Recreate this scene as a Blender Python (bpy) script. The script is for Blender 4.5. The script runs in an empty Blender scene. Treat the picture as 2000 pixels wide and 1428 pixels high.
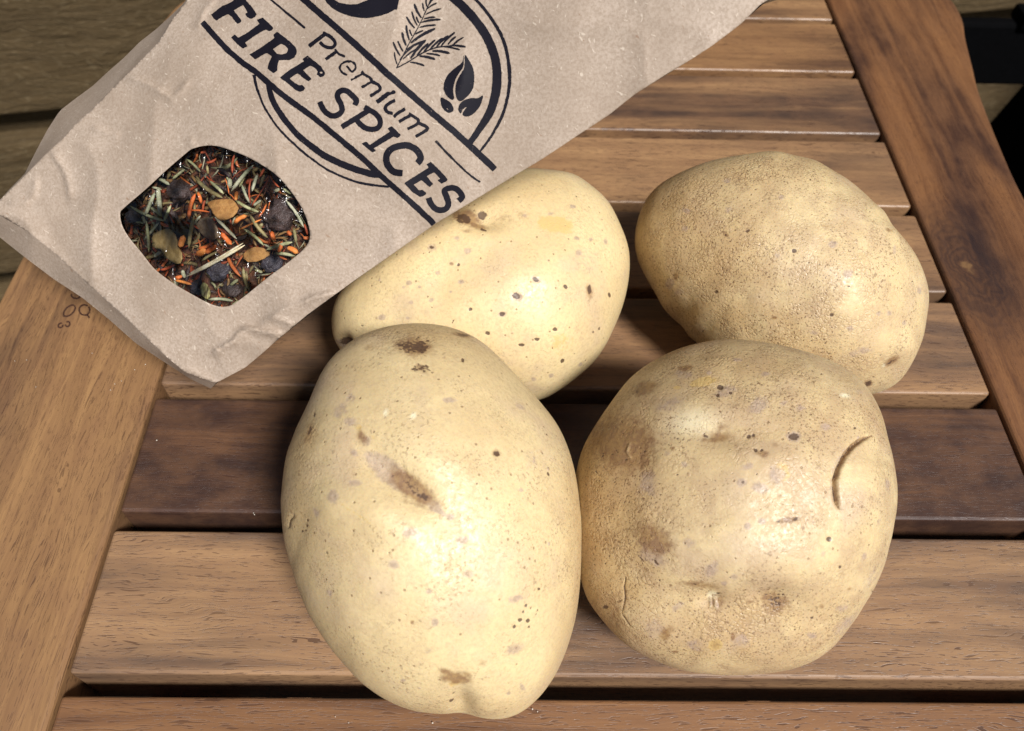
import bpy, bmesh, math, random
import numpy as np
from mathutils import Vector, Matrix
from mathutils.geometry import delaunay_2d_cdt
random.seed(7); rng = np.random.default_rng(11)
SC = bpy.context.scene
COL = SC.collection

# ------------------------------------------------------------------ camera
F = 1600.0; H = 0.25                      # focal length in photo pixels (2000 wide), eye height over the table top
_d = np.array([5, 2156, -1600.0]); _d /= np.linalg.norm(_d)
_s = np.array([1, -.0130, -.0144]); _s -= _d * (_s @ _d); _s /= np.linalg.norm(_s)
_u = np.cross(_s, _d)
M = np.array([_s, _d, _u])                # camera -> world (table axes)
CAMP = np.array([0, 0, H])
cam = bpy.data.cameras.new('camera'); camo = bpy.data.objects.new('camera', cam); COL.objects.link(camo)
mw = Matrix([list(M[0]) + [0], list(M[1]) + [0], list(M[2]) + [H], [0, 0, 0, 1]])
camo.matrix_world = mw
cam.sensor_width = 36; cam.lens = 36 * F / 2000; cam.clip_start = .005; cam.clip_end = 60
cam.dof.use_dof = True; cam.dof.focus_distance = .235; cam.dof.aperture_fstop = 20.0
SC.camera = camo

# ------------------------------------------------------------------ light
SUN_AZ = math.radians(147)                # clockwise from +Y: front right of the table
SUN_EL = math.radians(50)
w = bpy.data.worlds.new('World'); SC.world = w; w.use_nodes = True
nt = w.node_tree; bg = nt.nodes['Background']
sky = nt.nodes.new('ShaderNodeTexSky'); sky.sky_type = 'NISHITA'; sky.sun_disc = False
sky.sun_elevation = SUN_EL; sky.sun_rotation = SUN_AZ; sky.air_density = 1.0; sky.dust_density = 1.0; sky.ozone_density = .6
nt.links.new(sky.outputs[0], bg.inputs[0]); bg.inputs[1].default_value = .05
sl = bpy.data.lights.new('sun', 'SUN'); sl.energy = 5.0; sl.angle = math.radians(11); sl.color = (1, .97, .93)
so = bpy.data.objects.new('sun', sl); COL.objects.link(so)
sd = Vector((math.sin(SUN_AZ) * math.cos(SUN_EL), math.cos(SUN_AZ) * math.cos(SUN_EL), math.sin(SUN_EL)))
so.rotation_euler = sd.to_track_quat('Z', 'Y').to_euler()
SC.view_settings.view_transform = 'Standard'; SC.view_settings.look = 'None'
SC.view_settings.exposure = .16; SC.view_settings.gamma = 1

# ------------------------------------------------------------------ helpers
def ray(x, y):
    x = np.asarray(x, float); y = np.asarray(y, float)
    return np.stack([(x - 1000) / F, -(y - 714) / F, -np.ones_like(x)], -1)      # camera space, unit z-depth
def at_depth(x, y, dep):
    return CAMP + (ray(x, y) * np.asarray(dep, float)[..., None]) @ M.T
def on_plane(x, y, z=0.0):
    r = ray(x, y) @ M.T
    return CAMP + r * ((z - H) / r[..., 2])[..., None]
def tag(o, label=None, cat=None, group=None, kind=None, parent=None):
    if label: o['label'] = label
    if cat: o['category'] = cat
    if group: o['group'] = group
    if kind: o['kind'] = kind
    if parent is not None: o.parent = parent
    return o
def mesh_obj(name, verts, faces, mat=None, smooth=False, parent=None):
    me = bpy.data.meshes.new(name)
    me.from_pydata(np.asarray(verts).tolist() if not isinstance(verts, list) else verts, [], faces if isinstance(faces, list) else faces.tolist())
    me.update()
    if smooth: me.shade_smooth()
    o = bpy.data.objects.new(name, me); COL.objects.link(o)
    if mat: me.materials.append(mat)
    if parent is not None: o.parent = parent
    return o
def empty(name, loc=(0, 0, 0)):
    o = bpy.data.objects.new(name, None); o.location = loc; o.empty_display_size = .02; COL.objects.link(o); return o
def bm_obj(name, bm, mat, parent=None, smooth=False):
    me = bpy.data.meshes.new(name); bm.normal_update(); bm.to_mesh(me); bm.free()
    if smooth: me.shade_smooth()
    me.materials.append(mat)
    o = bpy.data.objects.new(name, me); COL.objects.link(o)
    if parent is not None: o.parent = parent
    return o
def box_bm(sx, sy, sz, bev=0.0, seg=2):
    bm = bmesh.new(); bmesh.ops.create_cube(bm, size=1)
    for v in bm.verts: v.co = Vector((v.co.x * sx, v.co.y * sy, v.co.z * sz))
    if bev: bmesh.ops.bevel(bm, geom=list(bm.edges), offset=bev, segments=seg, affect='EDGES', profile=.5)
    return bm
def inside(poly, x, y):
    poly = np.asarray(poly, float); n = len(poly); res = np.zeros(x.shape, bool); j = n - 1
    for i in range(n):
        xi, yi = poly[i]; xj, yj = poly[j]
        if yi != yj:
            c = ((yi > y) != (yj > y)) & (x < (xj - xi) * (y - yi) / (yj - yi) + xi); res ^= c
        j = i
    return res
def catmull(P, n=6, closed=False):
    P = np.asarray(P, float); N = len(P); out = []
    rngI = range(N) if closed else range(N - 1)
    for i in rngI:
        if closed: p0, p1, p2, p3 = P[i - 1], P[i], P[(i + 1) % N], P[(i + 2) % N]
        else: p0, p1, p2, p3 = P[max(i - 1, 0)], P[i], P[i + 1], P[min(i + 2, N - 1)]
        for k in range(n):
            t = k / n
            out.append(.5 * ((2 * p1) + (-p0 + p2) * t + (2 * p0 - 5 * p1 + 4 * p2 - p3) * t * t + (-p0 + 3 * p1 - 3 * p2 + p3) * t ** 3))
    if not closed: out.append(P[-1])
    return np.array(out)
def resample(P, step, closed=False):
    P = np.asarray(P, float)
    if closed: P = np.vstack([P, P[:1]])
    L = np.r_[0, np.cumsum(np.linalg.norm(np.diff(P, axis=0), axis=1))]
    n = max(int(round(L[-1] / step)), 1)
    t = np.linspace(0, L[-1], n + 1)
    Q = np.stack([np.interp(t, L, P[:, k]) for k in range(P.shape[1])], 1)
    return Q[:-1] if closed else Q
def tri2d(outer, holes=(), step=6.0, grid=True):
    """triangulate a 2-D region with inner points; returns verts (n,2), tris"""
    loops = [np.asarray(outer, float)] + [np.asarray(h, float) for h in holes]
    pts = []; edges = []
    for L in loops:
        b = len(pts); pts += L.tolist(); n = len(L)
        edges += [(b + i, b + (i + 1) % n) for i in range(n)]
    if grid:
        A = np.vstack(loops); x0, y0 = A.min(0); x1, y1 = A.max(0)
        gx, gy = np.meshgrid(np.arange(x0 + step / 2, x1, step), np.arange(y0 + step / 2, y1, step))
        gx = gx.ravel() + rng.uniform(-.2, .2, gx.size) * step; gy = gy.ravel() + rng.uniform(-.2, .2, gy.size) * step
        m = inside(outer, gx, gy)
        for h in holes: m &= ~inside(h, gx, gy)
        g = np.stack([gx[m], gy[m]], 1)
        if len(g):
            B = np.vstack(loops); keep = np.ones(len(g), bool)
            for b in B: keep &= ((g - b) ** 2).sum(1) > (step * .35) ** 2
            pts += g[keep].tolist()
    r = delaunay_2d_cdt([Vector(p) for p in pts], edges, [], 0, 1e-4)
    V = np.array([[v.x, v.y] for v in r[0]]); T = np.array([f for f in r[2] if len(f) == 3])
    c = V[T].mean(1); m = inside(outer, c[:, 0], c[:, 1])
    for h in holes: m &= ~inside(h, c[:, 0], c[:, 1])
    T = T[m]
    a = V[T]; cr = (a[:, 1, 0] - a[:, 0, 0]) * (a[:, 2, 1] - a[:, 0, 1]) - (a[:, 1, 1] - a[:, 0, 1]) * (a[:, 2, 0] - a[:, 0, 0])
    T[cr > 0] = T[cr > 0][:, ::-1]         # photo y points down: this winding faces the eye
    return V, T
def ribbon(P, wid, n=5, jag=0.0, taper=None):
    """outline polygon round a centre line (2-D); wid scalar or per point"""
    P = np.asarray(P, float); W = np.broadcast_to(np.asarray(wid, float), (len(P),))
    Q = catmull(np.c_[P, W], n) if len(P) > 2 else resample(np.c_[P, W], max(np.linalg.norm(P[1] - P[0]) / 8, 2.0))
    C = Q[:, :2]; W = Q[:, 2]
    if taper is not None: W = W * np.interp(np.linspace(0, 1, len(W)), *taper)
    T = np.gradient(C, axis=0); T /= np.maximum(np.linalg.norm(T, axis=1), 1e-9)[:, None]
    Nn = np.stack([-T[:, 1], T[:, 0]], 1)
    a = C + Nn * (W / 2 + rng.normal(0, jag, len(W)))[:, None]; b = C - Nn * (W / 2 + rng.normal(0, jag, len(W)))[:, None]
    return np.vstack([a, b[::-1]])
class Noise2:
    """smooth value noise, cubic, tiled"""
    def __init__(s, seed, n=64): s.n = n; s.g = np.random.default_rng(seed).uniform(-1, 1, (n, n))
    def __call__(s, x, y):
        x = np.asarray(x, float); y = np.asarray(y, float)
        ix = np.floor(x).astype(int); iy = np.floor(y).astype(int); fx = x - ix; fy = y - iy
        fx = fx * fx * fx * (fx * (6 * fx - 15) + 10); fy = fy * fy * fy * (fy * (6 * fy - 15) + 10); n = s.n
        g = s.g; a = g[ix % n, iy % n]; b = g[(ix + 1) % n, iy % n]; c = g[ix % n, (iy + 1) % n]; d = g[(ix + 1) % n, (iy + 1) % n]
        return (a * (1 - fx) + b * fx) * (1 - fy) + (c * (1 - fx) + d * fx) * fy
def seg_dist(px, py, P):
    """distance, side sign and arc position of points to a polyline"""
    P = np.asarray(P, float); best = np.full(px.shape, 1e9); side = np.zeros(px.shape); pos = np.zeros(px.shape)
    L = np.r_[0, np.cumsum(np.linalg.norm(np.diff(P, axis=0), axis=1))]
    for i in range(len(P) - 1):
        a = P[i]; d = P[i + 1] - a; l2 = d @ d
        t = np.clip(((px - a[0]) * d[0] + (py - a[1]) * d[1]) / l2, 0, 1)
        qx = px - a[0] - t * d[0]; qy = py - a[1] - t * d[1]; D = np.hypot(qx, qy); m = D < best
        best = np.where(m, D, best); side = np.where(m, np.sign(d[0] * qy - d[1] * qx), side)
        pos = np.where(m, (L[i] + t * math.sqrt(l2)) / L[-1], pos)
    return best, side, pos

# ------------------------------------------------------------------ material kit
class NT:
    def __init__(s, name):
        s.m = bpy.data.materials.new(name); s.m.use_nodes = True; s.t = s.m.node_tree; s.n = s.t.nodes
        s.b = s.n['Principled BSDF']
    def new(s, t, **k):
        o = s.n.new(t)
        for a, v in k.items(): setattr(o, a, v)
        return o
    def L(s, a, b): s.t.links.new(a, b)
    def coord(s, scale=(1, 1, 1), seeded=True, out='Object'):
        tc = s.new('ShaderNodeTexCoord'); v = tc.outputs[out]
        if seeded:
            at = s.new('ShaderNodeAttribute', attribute_type='OBJECT', attribute_name='seed')
            sc = s.new('ShaderNodeVectorMath', operation='MULTIPLY_ADD')
            cb = s.new('ShaderNodeCombineXYZ'); [s.L(at.outputs['Fac'], cb.inputs[i]) for i in range(3)]
            s.L(cb.outputs[0], sc.inputs[0]); sc.inputs[1].default_value = (.371, .713, .197); s.L(v, sc.inputs[2]); v = sc.outputs[0]
        return s.scale(v, scale)
    def scale(s, v, sc):
        m = s.new('ShaderNodeVectorMath', operation='MULTIPLY'); s.L(v, m.inputs[0]); m.inputs[1].default_value = sc; return m.outputs[0]
    def noise(s, v, scale=1, detail=2, rough=.5, dist=0.0, col=False):
        o = s.new('ShaderNodeTexNoise'); s.L(v, o.inputs['Vector']); o.inputs['Scale'].default_value = scale; o.inputs['Detail'].default_value = detail
        o.inputs['Roughness'].default_value = rough; o.inputs['Distortion'].default_value = dist
        return o.outputs['Color' if col else 'Fac']
    def voro(s, v, scale, feature='F1', out='Distance', rnd=1.0):
        o = s.new('ShaderNodeTexVoronoi', feature=feature); s.L(v, o.inputs['Vector']); o.inputs['Scale'].default_value = scale
        o.inputs['Randomness'].default_value = rnd; return o.outputs[out]
    def ramp(s, v, lo, hi, a=0.0, b=1.0, smooth=True):
        o = s.new('ShaderNodeMapRange'); o.interpolation_type = 'SMOOTHSTEP' if smooth else 'LINEAR'; s.L(v, o.inputs[0])
        for i, x in zip((1, 2, 3, 4), (lo, hi, a, b)): o.inputs[i].default_value = x
        return o.outputs[0]
    def math(s, op, a, b=None, c=None):
        o = s.new('ShaderNodeMath', operation=op)
        for i, x in enumerate((a, b, c)):
            if x is None: continue
            if isinstance(x, (int, float)): o.inputs[i].default_value = x
            else: s.L(x, o.inputs[i])
        return o.outputs[0]
    def mix(s, fac, a, b, blend='MIX'):
        o = s.new('ShaderNodeMix', data_type='RGBA', blend_type=blend)
        for i, x in ((0, fac), (6, a), (7, b)):
            if isinstance(x, (int, float)): o.inputs[i].default_value = x
            elif isinstance(x, tuple): o.inputs[i].default_value = (*x, 1)
            else: s.L(x, o.inputs[i])
        return o.outputs[2]
    def bump(s, h, strength=.5, dist=.001, nrm=None):
        o = s.new('ShaderNodeBump'); s.L(h, o.inputs['Height']); o.inputs['Strength'].default_value = strength; o.inputs['Distance'].default_value = dist
        if nrm is not None: s.L(nrm, o.inputs['Normal'])
        return o.outputs[0]
    def prop(s, name): return s.new('ShaderNodeAttribute', attribute_type='OBJECT', attribute_name=name).outputs['Fac']
    def set(s, **k):
        for a, v in k.items():
            i = s.b.inputs[a.replace('_', ' ')]
            if isinstance(v, tuple) and len(v) == 3 and i.type == 'RGBA': v = (*v, 1)
            if hasattr(v, 'links') or hasattr(v, 'is_linked'): s.L(v, i)
            else: i.default_value = v
        return s.m

def wood_material(knot=None):
    k = NT('acacia_wood'); v = k.coord()
    fig = k.noise(k.scale(v, (7, 34, 20)), 1, 3, .55, .6)                     # broad figure
    wav = k.noise(k.scale(v, (14, 60, 30)), 1, 2, .5, 1.2)
    off = k.new('ShaderNodeVectorMath', operation='MULTIPLY_ADD'); cb = k.new('ShaderNodeCombineXYZ'); k.L(wav, cb.inputs[1])
    k.L(cb.outputs[0], off.inputs[0]); off.inputs[1].default_value = (0, .007, 0); k.L(v, off.inputs[2]); vw = off.outputs[0]
    streak = k.ramp(k.noise(k.scale(vw, (5, 150, 60)), 1, 6, .68), .18, .82)
    fine = k.noise(k.scale(vw, (50, 1500, 800)), 1, 3, .6)
    dens = k.ramp(k.noise(k.scale(v, (20, 60, 30)), 1, 2), .35, .7)
    p1 = k.noise(k.scale(vw, (300, 3300, 1400)), 1, 1.5, .5)
    p2 = k.noise(k.scale(vw, (130, 2300, 900)), 1, 1, .4)
    pores = k.ramp(p1, .61, .67)
    pores2 = k.ramp(p2, .635, .69)
    pore = k.math('MAXIMUM', pores, pores2); pore = k.math('MULTIPLY', pore, k.math('MULTIPLY_ADD', dens, .45, .55)); pore = k.math('MULTIPLY', pore, k.math('SUBTRACT', 1.05, k.math('MULTIPLY', k.prop('gold'), .45)))
    dark = k.prop('dark'); red = k.prop('red'); gold = k.prop('gold')
    lightc = k.mix(gold, k.mix(streak, (.44, .265, .135), (.21, .112, .054)), k.mix(streak, (.40, .228, .090), (.18, .088, .033)))
    lightc = k.mix(red, lightc, k.mix(streak, (.25, .115, .046), (.12, .047, .019)))
    dk = k.mix(streak, (.065, .029, .019), (.02, .009, .009))
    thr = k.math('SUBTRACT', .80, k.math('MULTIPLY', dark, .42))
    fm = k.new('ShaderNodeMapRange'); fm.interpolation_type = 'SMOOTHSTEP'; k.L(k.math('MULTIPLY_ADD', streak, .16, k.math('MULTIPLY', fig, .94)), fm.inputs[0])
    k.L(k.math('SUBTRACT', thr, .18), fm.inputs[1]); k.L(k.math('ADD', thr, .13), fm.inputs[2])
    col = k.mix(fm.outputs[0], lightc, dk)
    col = k.mix(k.ramp(fine, .3, .7, 0, .35), col, k.mix(1, col, (.55, .45, .42), 'MULTIPLY'))
    mot = k.noise(k.scale(v, (70, 110, 60)), 1, 4, .6)
    col = k.mix(k.ramp(mot, .35, .7, 0, .35), col, (.19, .09, .042))
    col = k.mix(k.prop('pale'), col, (.58, .42, .29))  # lighter mix; on some slats it paints a sky sheen into the colour
    col = k.mix(k.math('MULTIPLY', pore, .9), col, (.045, .018, .012))
    if knot:
        o_ = k.new('ShaderNodeTexCoord').outputs['Object']; wn = k.noise(k.scale(o_, (60, 60, 60)), 1, 3, .6, 0, True)
        wv_ = k.new('ShaderNodeVectorMath', operation='MULTIPLY_ADD'); k.L(wn, wv_.inputs[0]); wv_.inputs[1].default_value = (.03, .022, 0); k.L(o_, wv_.inputs[2])
        sb = k.new('ShaderNodeVectorMath', operation='SUBTRACT'); k.L(wv_.outputs[0], sb.inputs[0]); sb.inputs[1].default_value = (knot[0] + .015, knot[1] + .011, 0)
        ln = k.new('ShaderNodeVectorMath', operation='LENGTH'); k.L(k.scale(sb.outputs[0], (.42, 1, 0)), ln.inputs[0]); dd_ = ln.outputs['Value']
        rings = k.math('SINE', k.math('MULTIPLY', dd_, 2600)); halo = k.ramp(dd_, .006, .026, 1, 0)
        col = k.mix(k.math('MULTIPLY', halo, k.math('MULTIPLY_ADD', rings, .09, .70)), col, (.018, .011, .013))
        col = k.mix(k.ramp(dd_, .0008, .0018, .7, 0), col, (.22, .12, .05))
    h = k.math('SUBTRACT', k.math('MULTIPLY', fine, .25), k.math('MULTIPLY', pore, 1.0))
    h = k.math('ADD', h, k.math('MULTIPLY', streak, .4))
    return k.set(Base_Color=col, Roughness=k.ramp(fine, .2, .8, .38, .52), Normal=k.bump(h, .4, .00028), Specular_IOR_Level=.6)
WOOD = wood_material()

def potato_material():
    k = NT('potato_skin'); v = k.coord()
    net = k.prop('net'); brown = k.prop('brown')
    at = k.new('ShaderNodeAttribute', attribute_type='GEOMETRY', attribute_name='marks')
    sep = k.new('ShaderNodeSeparateColor'); k.L(at.outputs['Color'], sep.inputs[0]); R, G, B = sep.outputs
    at2 = k.new('ShaderNodeAttribute', attribute_type='GEOMETRY', attribute_name='peel'); s2 = k.new('ShaderNodeSeparateColor'); k.L(at2.outputs['Color'], s2.inputs[0]); PE, PALE, NETM = s2.outputs
    big = k.noise(v, 28, 3, .55); mid = k.noise(v, 110, 4, .6, .5)
    col = k.mix(k.ramp(big, .35, .68), (.72, .575, .315), (.62, .47, .245))
    col = k.mix(k.math('MULTIPLY', brown, k.ramp(mid, .3, .7, .15, 1)), col, (.42, .285, .165))
    col = k.mix(k.ramp(k.noise(v, 60, 3, .6),   .48, .72, 0, .5), col, (.54, .40, .27))       # pinkish patches
    grain = k.noise(v, 900, 3, .7)
    col = k.mix(k.ramp(grain, .40, .72, 0, .38), col, (.40, .28, .155))
    tan = k.math('MULTIPLY', k.math('MINIMUM', NETM, 1.0), k.ramp(k.noise(v, 70, 4, .65), .25, .6))
    col = k.mix(k.math('MULTIPLY', tan, .72), col, k.mix(grain, (.56, .375, .165), (.38, .235, .10)))
    col = k.mix(PALE, col, (.80, .73, .50))
    # netted skin: cracks and scurf
    vv = k.new('ShaderNodeVectorMath', operation='MULTIPLY_ADD'); k.L(k.noise(v, 500, 2, .5, 0, True), vv.inputs[0]); vv.inputs[1].default_value = (.0016,) * 3; k.L(v, vv.inputs[2])
    crack = k.voro(vv.outputs[0], 680, 'DISTANCE_TO_EDGE'); cr = k.ramp(crack, .0, .22, 1, 0)
    crm = k.ramp(k.noise(v, 130, 3, .6), .42, .66); netf = k.math('MULTIPLY', cr, k.math('MULTIPLY', crm, k.math('ADD', net, NETM)))
    netf = k.math('MINIMUM', netf, 1.0)
    flk = k.ramp(k.noise(v, 1250, 2, .5), .575, .66); flkm = k.ramp(k.noise(v, 90, 3, .6), .4, .7)
    flk = k.math('MULTIPLY', k.math('MULTIPLY', flk, flkm), k.math('MINIMUM', k.math('MULTIPLY_ADD', net, .9, k.math('MULTIPLY_ADD', NETM, 1.2, .35)), 1.0))
    # pin spots
    sv = k.voro(k.scale(v, (1, 1, 1)), 165, 'F1'); rn = k.voro(v, 165, 'F1', 'Color'); rs = k.new('ShaderNodeSeparateColor'); k.L(rn, rs.inputs[0])
    big_spot = k.math('MULTIPLY', k.ramp(k.math('ADD', sv, k.math('MULTIPLY_ADD', grain, .08, k.math('MULTIPLY', rs.outputs[2], .07))), .11, .17, 1, 0), k.ramp(rs.outputs[0], .80, .82))
    sv2 = k.voro(v, 430, 'F1'); rn2 = k.voro(v, 430, 'F1', 'Color'); rs2 = k.new('ShaderNodeSeparateColor'); k.L(rn2, rs2.inputs[0])
    pin = k.math('MULTIPLY', k.ramp(sv2, .09, .17, 1, 0), k.ramp(rs2.outputs[1], .70, .72))
    col = k.mix(k.math('MULTIPLY', big_spot, .55), col, k.mix(k.ramp(rs.outputs[1], .45, .55), (.33, .21, .13), (.42, .31, .27)))
    col = k.mix(k.math('MULTIPLY', pin, .6), col, (.20, .105, .045))
    col = k.mix(k.math('MULTIPLY', netf, .34), col, (.30, .18, .09))
    col = k.mix(k.math('MULTIPLY', flk, .75), col, (.20, .11, .055))
    fk2 = k.ramp(k.noise(v, 1900, 2, .6), .585, .66); fkm = k.ramp(k.math('MULTIPLY_ADD', NETM, .35, k.noise(v, 55, 3, .65)), .42, .72)
    col = k.mix(k.math('MULTIPLY', k.math('MULTIPLY', fk2, fkm), k.math('MINIMUM', k.math('MULTIPLY_ADD', net, .9, .35), 1.0)), col, (.15, .078, .034))
    # traced marks
    rough_edge = k.noise(v, 520, 3, .65)
    def brk(m, lo=.30, hi=.62):
        return k.ramp(k.math('ADD', m, k.math('MULTIPLY_ADD', rough_edge, 1.3, -.65)), lo, hi)
    col = k.mix(k.math('MULTIPLY', brk(PE), .62), col, (.60, .41, .14))
    col = k.mix(k.math('MULTIPLY', brk(B, .12, .75), .62), col, k.mix(k.ramp(grain, .35, .65), (.42, .31, .25), (.27, .19, .155)))
    col = k.mix(k.math('MULTIPLY', k.ramp(k.math('MULTIPLY_ADD', rough_edge, .7, k.math('SUBTRACT', R, .35)), .1, .62), k.ramp(R, 0, .25, 0, .85)), col, k.mix(k.ramp(rough_edge, .4, .6), (.30, .175, .07), (.21, .11, .05)))
    col = k.mix(k.math('MULTIPLY', brk(G, .35, .55), .9), col, (.085, .045, .025))
    h = k.math('MULTIPLY', grain, .25)
    h = k.math('SUBTRACT', h, k.math('MULTIPLY', netf, .32)); h = k.math('SUBTRACT', h, k.math('MULTIPLY', pin, .6)); h = k.math('ADD', h, k.math('MULTIPLY', big_spot, .35))
    h = k.math('ADD', h, k.math('MULTIPLY', k.noise(v, 420, 2, .5), k.math('MULTIPLY_ADD', net, .35, .2)))
    h = k.math('ADD', h, k.math('MULTIPLY', flk, .4)); h = k.math('SUBTRACT', h, k.math('MULTIPLY', G, .5))
    return k.set(Base_Color=col, Roughness=k.ramp(grain, .25, .75, .36, .66), Normal=k.bump(h, .6, .0005), Specular_IOR_Level=.62,
                 Subsurface_Weight=.12, Subsurface_Radius=(.9, .5, .2), Subsurface_Scale=.0025)
SKIN = potato_material()

def paper_material(name='kraft_paper', tint=(1, 1, 1)):
    k = NT(name); v = k.coord()
    big = k.noise(v, 45, 3, .55); sp = k.noise(v, 1300, 3, .7)
    T = lambda c: tuple(a * b for a, b in zip(c, tint))
    col = k.mix(k.ramp(big, .35, .7), T((.44, .355, .285)), T((.36, .283, .22)))
    col = k.mix(k.ramp(sp, .35, .68, 0, .65), col, T((.27, .2, .145)))
    # loose light and dark fibres
    rot = k.new('ShaderNodeVectorRotate', rotation_type='AXIS_ANGLE'); k.L(v, rot.inputs['Vector']); rot.inputs['Angle'].default_value = .7; rot.inputs['Axis'].default_value = (.3, .5, .8)
    dn = k.noise(v, 260, 2, .5, 0, True); dv = k.new('ShaderNodeVectorMath', operation='MULTIPLY_ADD'); k.L(dn, dv.inputs[0]); dv.inputs[1].default_value = (.0022,) * 3; k.L(rot.outputs[0], dv.inputs[2])
    f1 = k.ramp(k.noise(k.scale(dv.outputs[0], (1900, 300, 500)), 1, 1), .72, .76)
    f2 = k.ramp(k.noise(k.scale(dv.outputs[0], (320, 2100, 500)), 1, 1), .70, .76)
    f3 = k.ramp(k.noise(k.scale(dv.outputs[0], (500, 1500, 400)), 1, 1, .5), .25, .22)
    fl = k.math('MAXIMUM', f1, f2)
    col = k.mix(k.math('MULTIPLY', fl, .6), col, T((.62, .53, .43)))
    col = k.mix(k.math('MULTIPLY', f3, .65), col, T((.26, .16, .10)))
    h = k.math('ADD', k.math('MULTIPLY', sp, .8), k.math('MULTIPLY', fl, .4))
    cr = k.noise(v, 90, 2, .5, .6)
    nb = k.bump(cr, .05, .0035)
    return k.set(Base_Color=col, Roughness=.62, Normal=k.bump(h, .35, .00022, nb), Specular_IOR_Level=.35)
PAPER = paper_material()

def ink_material():
    k = NT('black_ink'); v = k.coord(seeded=False)
    sp = k.ramp(k.noise(v, 1500, 3, .7), .66, .74)
    worn = k.ramp(k.noise(v, 70, 2, .5), .5, .72)
    col = k.mix(k.math('MULTIPLY', sp, k.math('MULTIPLY_ADD', worn, .75, .1)), (.006, .005, .010), (.36, .28, .23))
    return k.set(Base_Color=col, Roughness=.6, Specular_IOR_Level=.25)
INK = ink_material()

def plain(name, c, rough=.6, bumpsc=None, var=.3, spec=.4, bdist=.0004):
    k = NT(name); v = k.coord(); n = k.noise(v, bumpsc or 600, 3, .6)
    col = k.mix(k.ramp(n, .3, .7, 0, 1), c, tuple(x * (1 - var) for x in c))
    return k.set(Base_Color=col, Roughness=rough, Normal=k.bump(n, .4, bdist), Specular_IOR_Level=spec)

# ------------------------------------------------------------------ setting: ground and fence
GROUND = plain('dark_decking', (.010, .008, .006), .9, 30, .4, .05, .003)
g = mesh_obj('ground', [(-8, -8, -.72), (8, -8, -.72), (8, 8, -.72), (-8, 8, -.72)], [(0, 1, 2, 3)], GROUND); tag(g, kind='structure')

def fence_material():
    k = NT('rough_sawn_board'); v = k.coord()
    wv = k.noise(k.scale(v, (9, 24, 24)), 1, 3, .5, .8); off = k.new('ShaderNodeVectorMath', operation='MULTIPLY_ADD')
    cb = k.new('ShaderNodeCombineXYZ'); k.L(wv, cb.inputs[2]); k.L(cb.outputs[0], off.inputs[0]); off.inputs[1].default_value = (0, 0, .05); k.L(v, off.inputs[2])
    st = k.noise(k.scale(off.outputs[0], (16, 60, 150)), 1, 5, .65); fi = k.noise(k.scale(off.outputs[0], (130, 500, 900)), 1, 3, .6)
    lo = k.noise(k.scale(v, (25, 40, 60)), 1, 3, .6)
    col = k.mix(st, (.115, .079, .038), (.058, .037, .016)); col = k.mix(k.ramp(lo, .45, .7, 0, .6), col, (.07, .047, .021))
    col = k.mix(k.ramp(fi, .5, .75, 0, .5), col, (.22, .17, .10))
    h = k.math('ADD', k.math('MULTIPLY', st, 1.0), k.math('MULTIPLY', fi, .35)); h = k.math('ADD', h, k.math('MULTIPLY', lo, .8))
    return k.set(Base_Color=col, Roughness=.8, Normal=k.bump(h, .8, .004), Specular_IOR_Level=.2)
FENCEM = fence_material()
FYAW = math.radians(12)
fence = empty('board_fence', (-.45, .60, -.72)); fence.rotation_euler = (0, 0, FYAW)
tag(fence, 'rough olive brown fence of wide horizontal boards behind the table', 'fence')
bb = box_bm(3.6, .022, .158, .003); bp = box_bm(3.6, .016, .05, .002)
board_me = None
z = -.204; i = 0
rowz = [z + .0775 + .186 * k for k in range(-2, 10)]
for zc in rowz:
    if board_me is None:
        o = bm_obj('board', bb, FENCEM, fence); board_me = o.data
    else:
        o = bpy.data.objects.new('board', board_me); COL.objects.link(o); o.parent = fence
    o.location = (.9, .011, zc + .72); o['seed'] = random.uniform(0, 9); o.rotation_euler = (math.radians(1.2), 0, 0)
bat = None
for zc in rowz[:-1]:
    if bat is None:
        o = bm_obj('backing_strip', bp, FENCEM, fence); bat = o.data
    else:
        o = bpy.data.objects.new('backing_strip', bat); COL.objects.link(o); o.parent = fence
    o.location = (.9, .034, zc + .72 + .093); o['seed'] = random.uniform(0, 9)

# ------------------------------------------------------------------ the table
table = empty('slatted_table', (.03, .19, -.72))
tag(table, 'small folding table of oiled brown wooden slats between two side rails', 'table')
TL = Vector(table.location)
XL, XR = -.1265, .1850
fronts = [-.085, -.033, .0188, .0708, .1232, .1752, .2264, .2777, .3293, .3805, .4304]
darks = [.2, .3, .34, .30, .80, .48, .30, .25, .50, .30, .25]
reds = [.3, .5, .75, .12, .85, .38, .25, .18, .22, .35, .2]  # slat amid the potatoes set darker and redder, painting in shade there
for i, (fy, dk, rd) in enumerate(zip(fronts, darks, reds)):
    wy = .0456 if i < len(fronts) - 1 else .044
    gap = .0006
    bm = box_bm(XR - XL - 2 * gap, wy, .0265, .0011, 3)
    # small irregularities so the edges are not ruler straight
    o = bm_obj('slat', bm, WOOD, table); o.location = Vector(((XL + XR) / 2, fy + wy / 2, -.01325)) - TL
    for p in o.data.polygons: p.use_smooth = False
    o['seed'] = random.uniform(0, 20); o['dark'] = dk; o['red'] = rd; o['gold'] = (.5, .5, .6, .5, .9, .6, .6, .55, .5, .6, .5)[i]; o['pale'] = (.05, .05, .02, .12, .02, .12, .08, .08, .06, .02, .04)[i]  # higher pale values put sky sheen into the slat colour
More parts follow.
